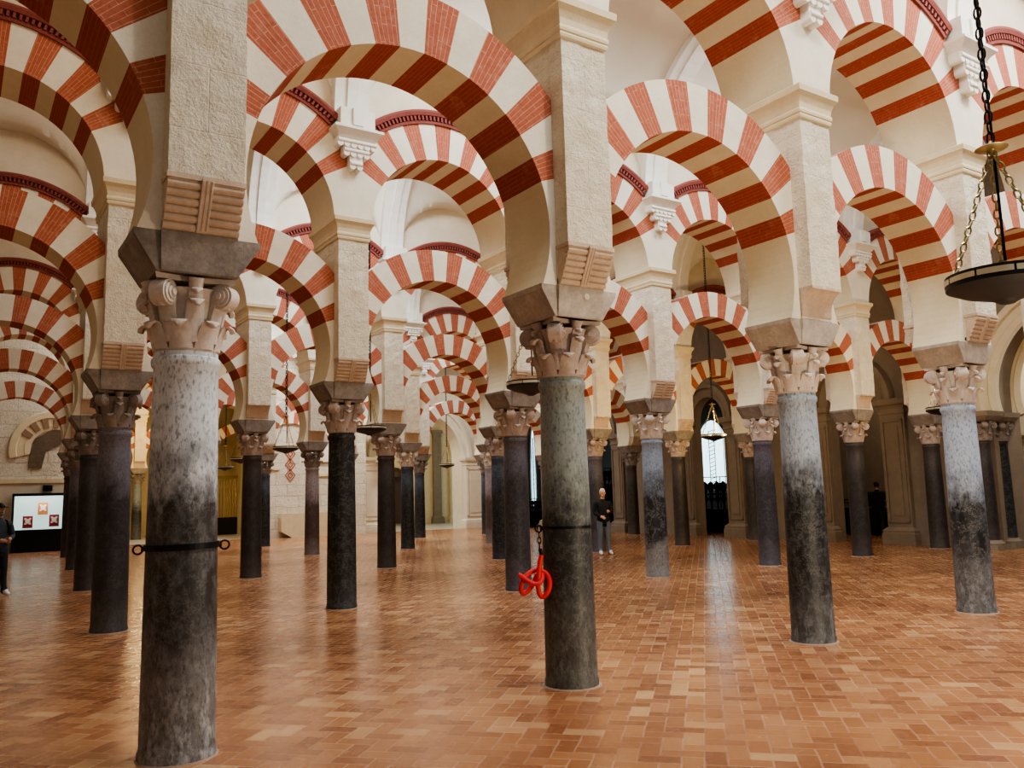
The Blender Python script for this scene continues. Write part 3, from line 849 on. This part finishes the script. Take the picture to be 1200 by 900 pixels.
icon(1.22, 1.16, M_ICR, 'crimson icon plaque with pale roundel, lower left in the display case')
icon(2.12, 1.19, M_ICR, 'crimson icon plaque with pale roundel, lower right in the display case')
bm = bmesh.new(); box(bm, -.16, .16, -.14, 0, -.11, .11)
lathe(bm, [(.0, -.05), (.07, -.05), (.07, .05), (0, .05)], 12, (0, -.1), cap=False)
o = link('wall_speaker', mesh('wall_speaker', bm, M_IRON), None, (1.86, YB-.06, 2.42)); tag(o, 'small black box speaker fixed to the stone wall above the display case', 'speaker', None, 'thing')

# right-hand wall of the nave: arched openings between the aisles
RZ = -(PI/2+math.atan2(SK, AI)); WD = Vector((SK, AI, 0)).normalized()
def on_wall(y): return (21.3+(y-9.8)*SK/AI, y, 0)
OPEN = {1: (9.48, .93, 4.1), 2: (15.85, .84, 4.2), 3: (22.9, 1.0, 4.1), 4: (28.8, 1.0, 4.1)}
WN = {1: 'second', 2: 'third', 3: 'fourth', 4: 'fifth'}
for r, (yc, hw, zs) in OPEN.items():
    y0 = AI*r if r > 1 else 5.75; y1 = AI*(r+1) if r < 4 else 34.0
    bm = arched_wall(-(y1-yc), (yc-y0), 0, hw, zs, 10, .35)
    X, Y, _ = on_wall(yc)
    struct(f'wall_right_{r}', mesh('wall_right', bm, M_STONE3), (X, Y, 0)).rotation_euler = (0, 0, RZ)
    t = thing('moulded_archivolt', f'moulded stone arch over the narrow opening in the right wall, at the {WN[r]} aisle', 'arch', (X, Y, zs), RZ, 'arches in the right wall')
    bm = bmesh.new(); archivolt(bm, 0, hw, 0, .5, .22, 0, 32); link('moulding', mesh('moulding', bm, M_STONE3, True, 30), t)
    for sg, nm in ((1, 'right'), (-1, 'left')):
        p = Vector((X, Y, 0))-WD*sg*(hw+.42)
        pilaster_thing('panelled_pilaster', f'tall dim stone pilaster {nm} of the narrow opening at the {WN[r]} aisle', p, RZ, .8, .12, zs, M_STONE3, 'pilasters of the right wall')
# wide horseshoe opening at the near end, on twin columns
bm = arched_wall(-2.55, 4.5, 0, 2.25, 3.95, 10, 1.2, 40)
struct('wall_right_5', mesh('wall_right', bm, M_STONE3), (20.9, 3.1, 0)).rotation_euler = (0, 0, RZ)
for hw, dy, nm in ((2.2, .0, 'front'), (2.05, 1.0, 'rear')):
    t = thing('horseshoe_archivolt', f'cream moulded horseshoe arch on the twin columns at right, {nm} ring', 'arch', (20.9+dy, 3.1, 3.95), RZ, 'twin column arches')
    bm = bmesh.new(); archivolt(bm, 0, hw-.12, 0, .55, .2, 0, 48, -.28); link('moulding', mesh('moulding', bm, M_STONE2, True, 30), t)
for k, (x, y) in enumerate(((20.35, 5.28), (21.43, 5.40))):
    t = thing('twin_column', f'slim black column on a stone base at right, {["front", "rear"][k]} one of the pair', 'column', (x, y, 0), 0, 'twin columns')
    s_ = link('shaft', ME_SHAFT, t, (0, 0, .12)); put_mat(s_, S['umber' if k == 0 else 'black']); s_.scale = (.88, .88, .96)
    c = link('capital', ME_CAP[0], t); put_mat(c, M_CAPS[2])
    bm = bmesh.new(); box(bm, -.3, .3, -.3, .3, 0, .12); lathe(bm, [(.3, .12), (.31, .16), (.26, .2), (.24, .24)], 24); link('base', mesh('base', bm, M_STONE3), t)
    bm = bmesh.new(); loft_rect(bm, [(3.2, .3, .3), (3.3, .38, .38), (3.42, .4, .4)]); link('impost', mesh('impost', bm, M_STONE3), t)

# the nave beyond
solid('wall_nave', 34, 34.6, -2, 50, 0, 10, M_DARK)  # nave walls and ceiling coloured near black, shade put into the colour
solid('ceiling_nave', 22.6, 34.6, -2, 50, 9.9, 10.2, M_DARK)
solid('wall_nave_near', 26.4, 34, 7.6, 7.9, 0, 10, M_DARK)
solid('wall_nave_mid', 26.5, 27.0, 7.9, 15.5, 0, 10, M_STONE3)
M_PANE = glow('pale_blue_glass', '#d8f2f8', 5.0, 3, '#a8d6e4'); M_TRAC = flat('window_tracery', '#6f8288', .8)
def lancet(loc, rz, w, h, label):
    t = thing('choir_window', label, 'window', loc, rz, None)
    def outline(ww, hh, y):
        pts = [(-ww, 0), (ww, 0)]+[(ww*math.cos(a)*(1-.15*math.sin(a)), hh-ww*1.6+ww*1.6*math.sin(a)) for a in [PI*k/14 for k in range(15)]]
        return [(p[0], y, p[1]) for p in pts]
    bm = bmesh.new(); bm.faces.new([bm.verts.new(p) for p in outline(w, h, 0)]); link('pane', mesh('pane', bm, M_PANE), t)
    bm = bmesh.new()
    for k in (-1.5, -.35, .35, 1.5): tube(bm, [(k*w/2.6, -.03, 0), (k*w/2.6, -.03, h-w*1.6+w*1.2*math.sqrt(max(0, 1-(k/2.6)**2)))], .022, 6)
    for k in range(1, 16): tube(bm, [(-.13*w, -.03, h*.055*k), (.13*w, -.03, h*.055*k+.1)], .02, 6)
    tube(bm, outline(w, h, -.02), .06, 6, True)
    link('tracery', mesh('tracery', bm, M_TRAC), t)
lancet((33.5, 26.9, 1.6), -PI/2, 1.5, 3.9, 'tall pale blue lit window beyond the narrow opening at the third aisle')
lancet((29.0, 37.6, .9), -PI/2-.5, 1.7, 5.0, 'pale lit window between two columns beyond the fifth aisle')
M_OR = glow('amber_glass', '#ffae2e', 2.5, 8, '#c65f12')
def amber(loc, w, h, label):
    t = thing('amber_window', label, 'window', loc, -PI/2, 'amber glass panels')
    bm = bmesh.new(); bm.faces.new([bm.verts.new(p) for p in ((-w/2, 0, 0), (w/2, 0, 0), (w/2, 0, h*.7), (0, 0, h), (-w/2, 0, h*.7))]); link('pane', mesh('pane', bm, M_OR), t)
    bm = bmesh.new(); tube(bm, [(-w/2, 0, 0), (w/2, 0, 0), (w/2, 0, h*.7), (0, 0, h), (-w/2, 0, h*.7)], .05, 6, True); tube(bm, [(0, -.02, 0), (0, -.02, h)], .03, 6); link('lead', mesh('lead', bm, M_IRON), t)
amber((33.6, 34.6, 5.2), .9, 1.7, 'small amber stained glass window deep beyond the fourth aisle')
amber((26.4, 11.55, 4.15), .5, .7, 'small glowing amber glass panel beyond the second aisle')
def screen(loc, w, zsol, ztop, label, n, rot=RZ):
    """dark choir screen: solid panel with turned balusters and a rail"""
    t = thing('choir_screen', label, 'screen', loc, rot, 'dark choir screens')
    bm = bmesh.new(); box(bm, -w/2, w/2, 0, .3, 0, zsol); box(bm, -w/2, w/2, -.05, .35, zsol, zsol+.06); link('panel', mesh('panel', bm, M_DARK), t)
    bm = bmesh.new(); h = ztop-zsol-.06; z0 = zsol+.06
    for k in range(n):
        x = -w/2+w*(k+.5)/n; s_ = w/n
        lathe(bm, [(s_*.12, z0), (s_*.12, z0+h*.2), (s_*.34, z0+h*.36), (s_*.12, z0+h*.52), (s_*.2, z0+h*.58), (s_*.46, z0+h*.78), (s_*.3, z0+h*.93), (.01, z0+h)], 12, (x, .15))
    link('balusters', mesh('balusters', bm, M_DARK), t)
    bm = bmesh.new(); box(bm, -w/2, w/2, .1, .2, z0+h*.5, z0+h*.56); tube(bm, [(-w/2, .15, z0+h*1.15), (w/2, .15, z0+h*1.15)], .02, 6)
    for k in range(0, n+1, 3): tube(bm, [(-w/2+w*k/n, .15, z0), (-w/2+w*k/n, .15, z0+h*1.15)], .02, 6)
    link('rail', mesh('rail', bm, M_IRON), t)
screen((24.0, 17.4, 0), 5, .85, 2.0, 'dark wooden choir screen with turned balusters below the pale blue window', 14)
screen((24.4, 24.6, 0), 4.5, 2.0, 2.7, 'tall dark screen in the shadowed opening at the fourth aisle', 14)
screen((24.6, 30.6, 0), 5, .75, 1.35, 'dark railing below the pale lit window beyond the fifth aisle', 18)
screen((24.6, 10.9, 0), 4.5, .85, 1.15, 'low dark bench rail in the shadowed opening at the second aisle', 8)
# carved altar rail seen past the twin columns
t = thing('carved_altar', 'cream carved altar front with scrolled grille and fluted base behind the twin columns', 'altar', (25.5, 7.4, 0), RZ)
t.location = (25.2, 6.4, 0)
bm = bmesh.new()
for z0, z1, d in ((0, .25, .2), (1.15, 1.3, .2), (1.95, 2.1, .25), (3.0, 3.1, .3), (2.1, 2.2, .15)): box(bm, -2.5, 2.5, -d, .4, z0, z1)
box(bm, -2.5, 2.5, .1, .4, .2, 4.2); link('body', mesh('body', bm, M_WHST), t)
bm = bmesh.new()
for k in range(24): box(bm, -2.4+.2*k, -2.3+.2*k, -.05, .15, .25, 1.15)
link('fluted_base', mesh('fluted_base', bm, M_MOD), t)
bm = bmesh.new()
for k in range(10):
    for zz in (1.5, 1.75, 2.45, 2.75):
        c = Vector((-2.25+.5*k, 0, zz)); tube(bm, [c+Vector((.16*math.cos(a), -.02, .12*math.sin(a))) for a in [2*PI*q/14 for q in range(14)]], .035, 6, True)
link('scrolled_grille', mesh('scrolled_grille', bm, M_STONE2), t)
o = link('horseshoe_arch', ME_LOWER, None, (25.2, 4.2, .35)); o.rotation_euler = (0, 0, RZ); tag(o, 'red and cream striped arch seen past the twin columns at the right edge', 'arch', None, 'thing')

# ------------------------------------------------------------------ hanging lamps
def chain_mesh(length, link_l=.085, wire=.0075, wid=.022, mat=None):
    bm = bmesh.new(); n = max(1, int(length/(link_l*.8)))
    for k in range(n):
        z = (k+.5)*length/n; pts = []
        for q in range(10):
            a = 2*PI*q/10; x = wid*math.cos(a); zz = link_l/2*math.sin(a)
            pts.append((x, 0, z+zz) if k % 2 else (0, x, z+zz))
        tube(bm, pts, wire, 4, True)
    return mesh('chain', bm, mat or M_BRASS)
LR_ = .42; HUB = 1.02
bm = bmesh.new(); lathe(bm, [(.0, -.18), (.05, -.178), (.08, -.16), (.11, -.145), (.3, -.095), (LR_-.01, -.045), (LR_, -.04), (LR_, -.005), (LR_-.02, -.005)], 48, cap=False)
lathe(bm, [(LR_, .035), (LR_, .06), (LR_-.03, .065), (LR_-.03, -.0), (0, 0)], 48, cap=False); ME_BOWL = mesh('bowl', bm, M_PAN, True, 35)
bm = bmesh.new()
for k in range(10):
    a0, a1 = 2*PI*(k+.03)/10, 2*PI*(k+.97)/10; n = 6; prev = None
    for q in range(n+1):
        a = a0+(a1-a0)*q/n; cur = [bm.verts.new(((LR_+d)*math.cos(a), (LR_+d)*math.sin(a), z)) for d, z in ((-.012, -.006), (.006, -.006), (.006, .036), (-.012, .036))]
        if prev:
            for e in range(4): bm.faces.new((prev[e], prev[(e+1) % 4], cur[(e+1) % 4], cur[e]))
        prev = cur
ME_RIM = mesh('rim_band', bm, flat('rim_brass', '#d8d0b4', .3, .5))
ME_CH = chain_mesh(math.hypot(LR_-.03, HUB))
ME_CHL = chain_mesh(5.6, .11, .009, .028, M_IRON)
bm = bmesh.new(); lathe(bm, [(.02, -.05), (.03, -.02), (.1, -.012), (.12, 0), (.1, .012), (.03, .02), (.015, .06)], 24); ME_HUB = mesh('hub', bm, M_BRASS, True, 40)
bm = bmesh.new(); tube(bm, [(.035, .0, -.95), (.03, 0, 0), (.05, .02, 1.2), (.035, 0, 3), (.04, 0, 5.5)], .012, 6); ME_CAB = mesh('cable', bm, M_IRON, True)
def lamp(x, y, z, label, sc=1.0, near=False):
    t = thing('hanging_lamp', label, 'lamp', (x, y, z), 0, 'hanging pan lamps'); t.scale = (sc, sc, sc)
    link('bowl', ME_BOWL, t); link('rim_band', ME_RIM, t); link('hub', ME_HUB, t, (0, 0, HUB+.06))
    for k in range(3):
        a = 2*PI*k/3+.5; p = Vector(((LR_-.03)*math.cos(a), (LR_-.03)*math.sin(a), .05)); d = Vector((0, 0, HUB+.05))-p
        c = link('chain', ME_CH, t, p); c.rotation_euler = d.to_track_quat('Z', 'X').to_euler()
    link('suspension_chain', ME_CHL, t, (0, 0, HUB+.1)); link('cable', ME_CAB, t, (0, 0, HUB+.1))
lamp(4.70, -3.26, 3.03, 'large black pan lamp on three chains at the right edge, nearest lamp', .89)
lamp(5.20, 3.27, 3.13, 'black pan lamp half hidden behind the mottled column with the red rope', .8)
lamp(5.71, 9.80, 3.07, 'black pan lamp just right of the black polished column', .8)
lamp(6.16, 16.33, 3.07, 'black pan lamp hanging in front of the painted lozenges', .8)
lamp(6.79, 22.87, 3.10, 'black pan lamp left of the dark brown column near the yellow chapel, upper one', .8)
lamp(8.00, 29.40, 3.10, 'black pan lamp beside the ash column near the yellow chapel, lower one', .8)
lamp(18.3, 29.40, 3.16, 'small black pan lamp hanging before the bright portal', .85)
lamp(15.9, 10.10, 3.10, 'black pan lamp in front of the narrow opening with the blue window', .8)
lamp(15.25, 3.27, 3.13, 'black pan lamp behind the pale blue column at right', .8)

# ------------------------------------------------------------------ iron bands and the red rope
def band(i, r, z, rad, label, hooks, h=.02, tilt=0.):
    x, y = G(i, r)
    t = thing('iron_band', label, 'iron band', (x, y, z), 0); t.rotation_euler = (0, tilt, 0)
    bm = bmesh.new()
    pr = [(rad, -h), (rad+.012, -h), (rad+.012, h), (rad, h)]; prev = None; n = 48; first = None
    for k in range(n):
        cur = [bm.verts.new((rr*math.cos(2*PI*k/n), rr*math.sin(2*PI*k/n), zz)) for rr, zz in pr]
        if prev:
            for e in range(4): bm.faces.new((prev[e], prev[(e+1) % 4], cur[(e+1) % 4], cur[e]))
        else: first = cur
        prev = cur
    for e in range(4): bm.faces.new((prev[e], prev[(e+1) % 4], first[(e+1) % 4], first[e]))
    link('strap', mesh('strap', bm, M_IRON), t)
    for a in hooks:
        bm = bmesh.new(); c = Vector(((rad+.045)*math.cos(a), (rad+.045)*math.sin(a), -.01)); d = Vector((math.cos(a), math.sin(a), 0))
        tube(bm, [c+d*.03*math.cos(q)+Vector((0, 0, .03*math.sin(q))) for q in [2*PI*k/16 for k in range(16)]], .007, 6, True)
        tube(bm, [c-d*.05, c-d*.02], .014, 6)
        link('hook_ring', mesh('hook_ring', bm, M_IRON), t)
VA = math.atan2(-6.188, -1.345)      # direction from the first column to the camera
band(0, 0, 1.37, .232, 'black iron band with two ring hooks clamped round the ash grey column', (VA-PI/2-.02, VA+PI/2), .02, -.02)
VB = math.atan2(-6.188, -1.345-SP)
band(1, 0, 1.36, .208, 'thin black iron band clamped round the mottled column above the red rope', (VB-PI/2+.15,), .012)
bx, by = G(1, 0)
e = Vector((math.cos(VB-PI/2+.22), math.sin(VB-PI/2+.22), 0)); rt = Vector((-R.x*-1, -R.y*-1, 0)).normalized(); fw = Vector((math.cos(VB), math.sin(VB), 0))
org = Vector((bx, by, 0))+e*.255+fw*.13
def rp(px, pz, off): return org+rt*px+fw*off+Vector((0, 0, pz))
t = thing('barrier_rope', 'thick red barrier rope tied in a loose knot, hanging from the iron band', 'rope', org+Vector((0, 0, 1.0)))
inv = -(org+Vector((0, 0, 1.0)))
k_ = 1/126.
def q(zx, zy, off=0): return rp((zx-153)*k_/3.754*1.0, 1.355-(zy-115)*k_/3.75, off)+inv
bm = bmesh.new()
tube(bm, catmull([q(163, 222, 0), q(155, 258, .01), q(150, 300, .03), q(146, 345, .03), q(152, 378, .02), (q(166, 388, .02)), q(186, 368, .02), q(194, 335, .0), q(186, 305, -.02), q(165, 288, -.03), q(138, 283, -.02), q(112, 292, .0), q(90, 312, .02), q(78, 342, .03), q(78, 366, .02), q(92, 371, 0), q(112, 355, -.01), q(132, 325, -.01), q(142, 300, -.02)], 7), .0215, 12)
tube(bm, catmull([q(68, 296, .05), q(84, 306, .05), q(105, 322, .06), q(130, 334, .065), q(152, 331, .06), q(164, 316, .03), q(163, 296, .0)], 7), .0205, 12)
link('cord', mesh('cord', bm, M_RED, True), t)
bm = bmesh.new(); a, b = q(163, 222), q(158, 196)
tube(bm, [a, b], .017, 10); link('clip', mesh('clip', bm, M_IRON), t)
bm = bmesh.new()
for k in range(4):
    c = q(156, 190-22*k-6); pts = []
    for s_ in range(12):
        A = 2*PI*s_/12; pts.append(c+(rt if k % 2 else fw)*.014*math.cos(A)+Vector((0, 0, .03*math.sin(A))))
    tube(bm, pts, .005, 6, True)
link('hook_chain', mesh('hook_chain', bm, M_IRON), t)

# ------------------------------------------------------------------ people
def person(label, loc, rotz, cols, pose, hair=None, cap=None, extra=None, group=None, bulk=1.0, height=1.0):
    """standing figure facing local -y; one continuous skinned body, hair and headgear as children"""
    B = []; V_ = []; Rr = []; Reg = []; E_ = []
    def v(p, r, parent, reg):
        V_.append(Vector(p)); Rr.append(r if isinstance(r, tuple) else (r, r)); Reg.append(reg)
        if parent is not None: E_.append((parent, len(V_)-1))
        return len(V_)-1
    b = bulk
    pel = v((0, 0, .95), (.15*b, .115*b), None, 'leg')
    wa = v((0, -.005, 1.08), (.145*b, .11*b), pel, 'top'); ch = v((0, .0, 1.28), (.165*b, .12*b), wa, 'top'); nb = v((0, .015, 1.42), (.10*b, .085*b), ch, 'top')
    nk = v((0, .0, 1.5), .055, nb, 'skin'); v((0, -.015, 1.57), .06, nk, 'skin')
    for sg, side in ((-1, 'r'), (1, 'l')):
        P = pose[side]
        sh = v((sg*.185*b, .015, 1.40), .068*b, ch, 'top')
        el = v(P[0], .052*b, sh, 'top'); mid = v((Vector(P[0])+Vector(P[1]))/2, .045*b, el, 'top'); wr = v(P[1], .034, mid, 'top')
        d = (Vector(P[1])-Vector(P[0])).normalized(); pa = v(Vector(P[1])+d*.06, (.036, .028), wr, 'skin')
        side_v = d.cross(Vector((0, 1, 0)) if abs(d.y) < .8 else Vector((0, 0, 1))).normalized(); nrm = side_v.cross(d)
        for f in range(4):
            o_ = side_v*(.027-.018*f); L = (.07, .082, .076, .06)[f]
            k1 = v(Vector(P[1])+d*.10+o_, .0095, pa, 'skin'); k2 = v(Vector(P[1])+d*(.10+L*.55)+o_-nrm*.012, .0085, k1, 'skin'); v(Vector(P[1])+d*(.10+L*.8)+o_-nrm*.035, .0075, k2, 'skin')
        th = v(Vector(P[1])+d*.05+side_v*.045, .0105, pa, 'skin'); v(Vector(P[1])+d*.09+side_v*.062-nrm*.015, .009, th, 'skin')
        hp = v((sg*.095, 0, .88), (.098*b, .10*b), pel, 'leg'); kn = v(P[2], .066, hp, 'leg'); cf = v((Vector(P[2])*.6+Vector(P[3])*.4)+Vector((0, .02, 0)), .062, kn, 'leg'); an = v(P[3], .05, cf, 'leg')
        hl = v(Vector(P[3])+Vector((0, .035, -.045)), .04, an, 'shoe'); v(Vector(P[3])+Vector((sg*.025, -.16, -.055)), (.042, .032), an, 'shoe')
    me = bpy.data.meshes.new('skeleton'); me.from_pydata([tuple(q) for q in V_], E_, [])
    o = bpy.data.objects.new('tmp_person', me); COL.objects.link(o)
    md = o.modifiers.new('skin', 'SKIN'); md.use_smooth_shade = True
    sub = o.modifiers.new('sub', 'SUBSURF'); sub.levels = 2; sub.render_levels = 2
    for k, sv in enumerate(me.skin_vertices[0].data):
        sv.radius = Rr[k]; sv.use_root = (k == 0)
    dg = bpy.context.evaluated_depsgraph_get(); dg.update()
    body = bpy.data.meshes.new_from_object(o.evaluated_get(dg)); body.name = 'body'
    bpy.data.objects.remove(o)
    regs = ['top', 'leg', 'skin', 'shoe', 'dark']; body.materials.clear()
    for rr in ('top', 'leg', 'skin', 'shoe', 'dark'): body.materials.append(cols[rr] if rr in cols else M_IRON)
    for p in body.polygons:
        c = p.center; best = None
        for (a, bb) in E_:
            A, C_ = V_[a], V_[bb]; ab = C_-A; t = max(0, min(1, (c-A).dot(ab)/max(1e-9, ab.length_squared))); dd = (c-(A+ab*t)).length/max(.02, Rr[bb][0])
            if best is None or dd < best[0]: best = (dd, bb, a)
        reg = Reg[best[1]]
        if reg == 'leg' and c.z > .9: reg = 'top'
        p.material_index = regs.index(reg)
    # head joined to the same mesh
    bm = bmesh.new(); bm.from_mesh(body)
    H = Vector((0, -.02, 1.645)); n0 = len(bm.verts)
    ball(bm, H+Vector((0, .005, .015)), .076, .097, .105, 20, 14, 2); ball(bm, H+Vector((0, -.02, -.06)), .056, .07, .062, 14, 10, 2)
    ball(bm, H+Vector((0, -.098, -.018)), .013, .02, .024, 8, 6, 2); ball(bm, H+Vector((0, -.085, .028)), .05, .018, .012, 10, 6, 2)
    for sg in (-1, 1):
        ball(bm, H+Vector((sg*.078, .01, -.005)), .012, .024, .033, 8, 8, 2); ball(bm, H+Vector((sg*.03, -.084, .008)), .012, .009, .008, 8, 6, 4)
    ball(bm, H+Vector((0, -.086, -.058)), .024, .008, .006, 8, 6, 4)
    bm.to_mesh(body); bm.free()
    body.polygons.foreach_set('use_smooth', [True]*len(body.polygons))
    t = thing('person', label, 'person', loc, rotz, group); t.scale = (height,)*3
    link('body', body, t)
    if hair:
        bm = bmesh.new(); ball(bm, H+Vector((0, .018, .03)), .083, .098, .105, 20, 14)
        for w_ in [w_ for w_ in bm.verts if (w_.co.z < H.z+.035 and w_.co.y < H.y+.0) or w_.co.z < H.z-.05]: bm.verts.remove(w_)
        link('hair', mesh('hair', bm, hair, True), t)
    if cap:
        bm = bmesh.new(); ball(bm, H+Vector((0, .005, .04)), .088, .108, .09, 20, 12)
        for w_ in [w_ for w_ in bm.verts if w_.co.z < H.z+.035]: bm.verts.remove(w_)
        box(bm, -.06, .06, H.y-.18, H.y-.07, H.z+.035, H.z+.047); link('cap', mesh('cap', bm, cap, True, 40), t)
    if extra: extra(t, H)
    return t
M_SKIN = flat('skin', '#c99a7e', .6, 0, .1); M_GREYH = flat('grey_hair', '#c9c5bf', .9); M_SHOEW = flat('white_shoes', '#dcdad6', .6); M_JEAN = flat('grey_jeans', '#6a7079', .9, 0, .3, 30)
M_BLK = flat('black_cloth', '#121214', .9, 0, .3, 20, .3); M_SLATE = flat('slate_jacket', '#3a3f48', .85, 0, .3, 20, .3); M_TROU = flat('dark_trousers', '#23262c', .9); M_BEIGE = flat('beige_trousers', '#8d8066', .9); M_GJ = flat('grey_jacket', '#5a5f66', .9)
stand = lambda s: [None, None, (s*.105, -.01, .5), (s*.11, .01, .085)]
def pose(l, r, lk=None, rk=None):
    P = {}
    for key, s, a, lg in (('l', 1, l, lk), ('r', -1, r, rk)):
        q_ = stand(s); q_[0], q_[1] = a
        if lg: q_[2], q_[3] = lg
        P[key] = q_
    return P
HANG = lambda s: ((s*.25, .03, 1.13), (s*.26, -.03, .88))
def phone(t, H):
    bm = bmesh.new(); box(bm, -.04, .04, -.335, -.325, 1.13, 1.26); link('phone', mesh('phone', bm, M_IRON), t)
person('grey-haired man in a black jacket and grey jeans holding a hand up beside a column', (13.45, 11.95, 0), -.35, dict(top=M_BLK, leg=M_JEAN, skin=M_SKIN, shoe=M_SHOEW),
       pose(((.25, -.02, 1.13), (.07, -.24, 1.16)), ((-.25, -.0, 1.12), (-.12, -.2, 1.02)), ((.11, -.02, .5), (.14, -.02, .085))), hair=M_GREYH, bulk=1.08)
def beard(t, H):
    bm = bmesh.new(); ball(bm, H+Vector((0, -.035, -.075)), .058, .062, .055, 12, 8); link('beard', mesh('beard', bm, flat('grizzled_beard', '#8d8378', .9), True), t)
    bm = bmesh.new()
    for s in (-1, 1): tube(bm, catmull([(s*.12, .13, 1.2), (s*.13, .06, 1.42), (s*.12, -.08, 1.4), (s*.13, -.13, 1.25), (s*.14, -.02, 1.1)], 5), .018, 6)
    box(bm, -.15, .15, .12, .26, 1.05, 1.45); link('backpack', mesh('backpack', bm, M_IRON), t)
person('bearded man in a dark cap and slate jacket, cut by the left edge', (-.52, 13.15, 0), .45, dict(top=M_SLATE, leg=M_TROU, skin=M_SKIN, shoe=M_SHOEW),
       pose(((.27, -.0, 1.12), (.1, -.22, 1.08)), ((-.26, .0, 1.12), (-.06, -.23, 1.06)), ((.1, -.06, .5), (.12, -.06, .085)), ((-.1, -.0, .5), (-.11, .1, .085))), cap=M_IRON, extra=beard, bulk=1.1, height=1.0)
person('dark figure in a black puffer jacket walking away into the shadowed opening', (23.6, 10.5, 0), 2.1, dict(top=M_BLK, leg=M_TROU, skin=M_SKIN, shoe=M_BLK),
       pose(((.3, -.04, 1.14), (.24, -.2, 1.0)), ((-.3, .02, 1.14), (-.27, -.12, .98)), ((.1, -.1, .5), (.1, -.14, .09)), ((-.1, -.02, .5), (-.1, .16, .11))), hair=flat('dark_hair', '#1d1815', .9), bulk=1.3)
person('distant person in a grey jacket and beige trousers by the yellow chapel column', (7.0, 39.2, 0), 1.2, dict(top=M_GJ, leg=M_BEIGE, skin=M_SKIN, shoe=M_BLK),
       pose(HANG(1), HANG(-1), ((.1, -.08, .5), (.1, -.1, .085)), ((-.1, .0, .5), (-.1, .14, .1))), hair=flat('brown_hair', '#4b3626', .9), bulk=1.05)

# ------------------------------------------------------------------ light
def area(name, loc, sx, sy, power, col=(1, 1, 1), rot=(0, 0, 0)):
    l = bpy.data.lights.new(name, 'AREA'); l.shape = 'RECTANGLE'; l.size = sx; l.size_y = sy; l.energy = power; l.color = col
    o = bpy.data.objects.new(name, l); COL.objects.link(o); o.location = loc; o.rotation_euler = rot; return o
def spot(name, loc, to, power, col, size=1.2, blend=.6, rad=.15):
    l = bpy.data.lights.new(name, 'SPOT'); l.energy = power; l.color = col; l.spot_size = size; l.spot_blend = blend; l.shadow_soft_size = rad
    o = bpy.data.objects.new(name, l); COL.objects.link(o); o.location = loc
    o.rotation_euler = (Vector(to)-Vector(loc)).to_track_quat('-Z', 'Y').to_euler(); return o
def point(name, loc, power, col, rad=.2):
    l = bpy.data.lights.new(name, 'POINT'); l.energy = power; l.color = col; l.shadow_soft_size = rad
    o = bpy.data.objects.new(name, l); COL.objects.link(o); o.location = loc; return o
DAY = (.82, .91, 1.0); CREAM = (.96, .98, 1.0); YEL = (1, .72, .34); AMB = (1, .86, .7)
SKY = [(-1, 1.2, 620, CREAM), (-1, 3.2, 850, CREAM), (-1, 5.0, 650, CREAM),
       (0, .2, 130, AMB), (0, 1.8, 560, DAY), (0, 3.4, 420, DAY), (0, 4.8, 70, CREAM),
       (1, -.2, 70, AMB), (1, 1.6, 620, DAY), (1, 3.4, 120, CREAM),
       (2, .2, 90, AMB), (2, 2.2, 620, DAY), (2, 4.2, 120, CREAM),
       (3, .3, 150, CREAM), (3, 2.5, 650, DAY), (3, 4.3, 420, DAY), (4, .5, 380, CREAM), (4, 2.8, 800, CREAM), (4, 4.6, 800, CREAM)]
for r, u, p, c in SKY:
    x, y = SP*u+SK*(r+.5), AI*(r+.5)
    area('skylight', (x, y, 10.1), 2.6, 1.6, p, c)
w = bpy.data.worlds.new('world'); scn.world = w; w.use_nodes = True
w.node_tree.nodes['Background'].inputs[0].default_value = (.97, .98, 1, 1); w.node_tree.nodes['Background'].inputs[1].default_value = .38
area('case_fill', (1.6, 31.45, 2.08), 1.6, .08, 22, (.95, 1, .98), (.55, 0, 0))  # added light that brightens the icons
point('chapel_lamp', (6.5, 36.5, 5.5), 300, YEL); point('portal_lamp', (20.5, 37.5, 6.5), 700, (1, .85, .6))
def up(name, loc, to, power, col, s=.3):
    o = area(name, loc, s, s, power, col); o.rotation_euler = (Vector(to)-Vector(loc)).to_track_quat('-Z', 'Y').to_euler()
up('uplight', (4.9, -4.9, .5), (6.0, 0, 4.8), 260, (1, .84, .6))  # added light in mid-air, brightens arch soffits and front faces
up('uplight', (13.2, 9.2, 3.2), (14.6, 13, 4.8), 110, YEL)
up('uplight', (16.4, 9.4, 3.2), (17.6, 13, 4.8), 110, YEL)
up('uplight', (15.6, 3.2, 3.2), (17.2, 6.5, 5.2), 110, YEL)
point('nave_fill', (24.2, 10.2, 5.5), 260, (1, .8, .6)); point('altar_fill', (22.9, 4.2, 4.8), 160, (1, .93, .82))  # added fill lights: wall behind the dark figure, and the altar
up('uplight', (6.2, 34.2, 3.0), (7.6, 39, 4.5), 120, YEL)
scn.view_settings.view_transform = 'AgX'
scn.view_settings.look = 'AgX - Medium High Contrast'
scn.view_settings.exposure = -0.55
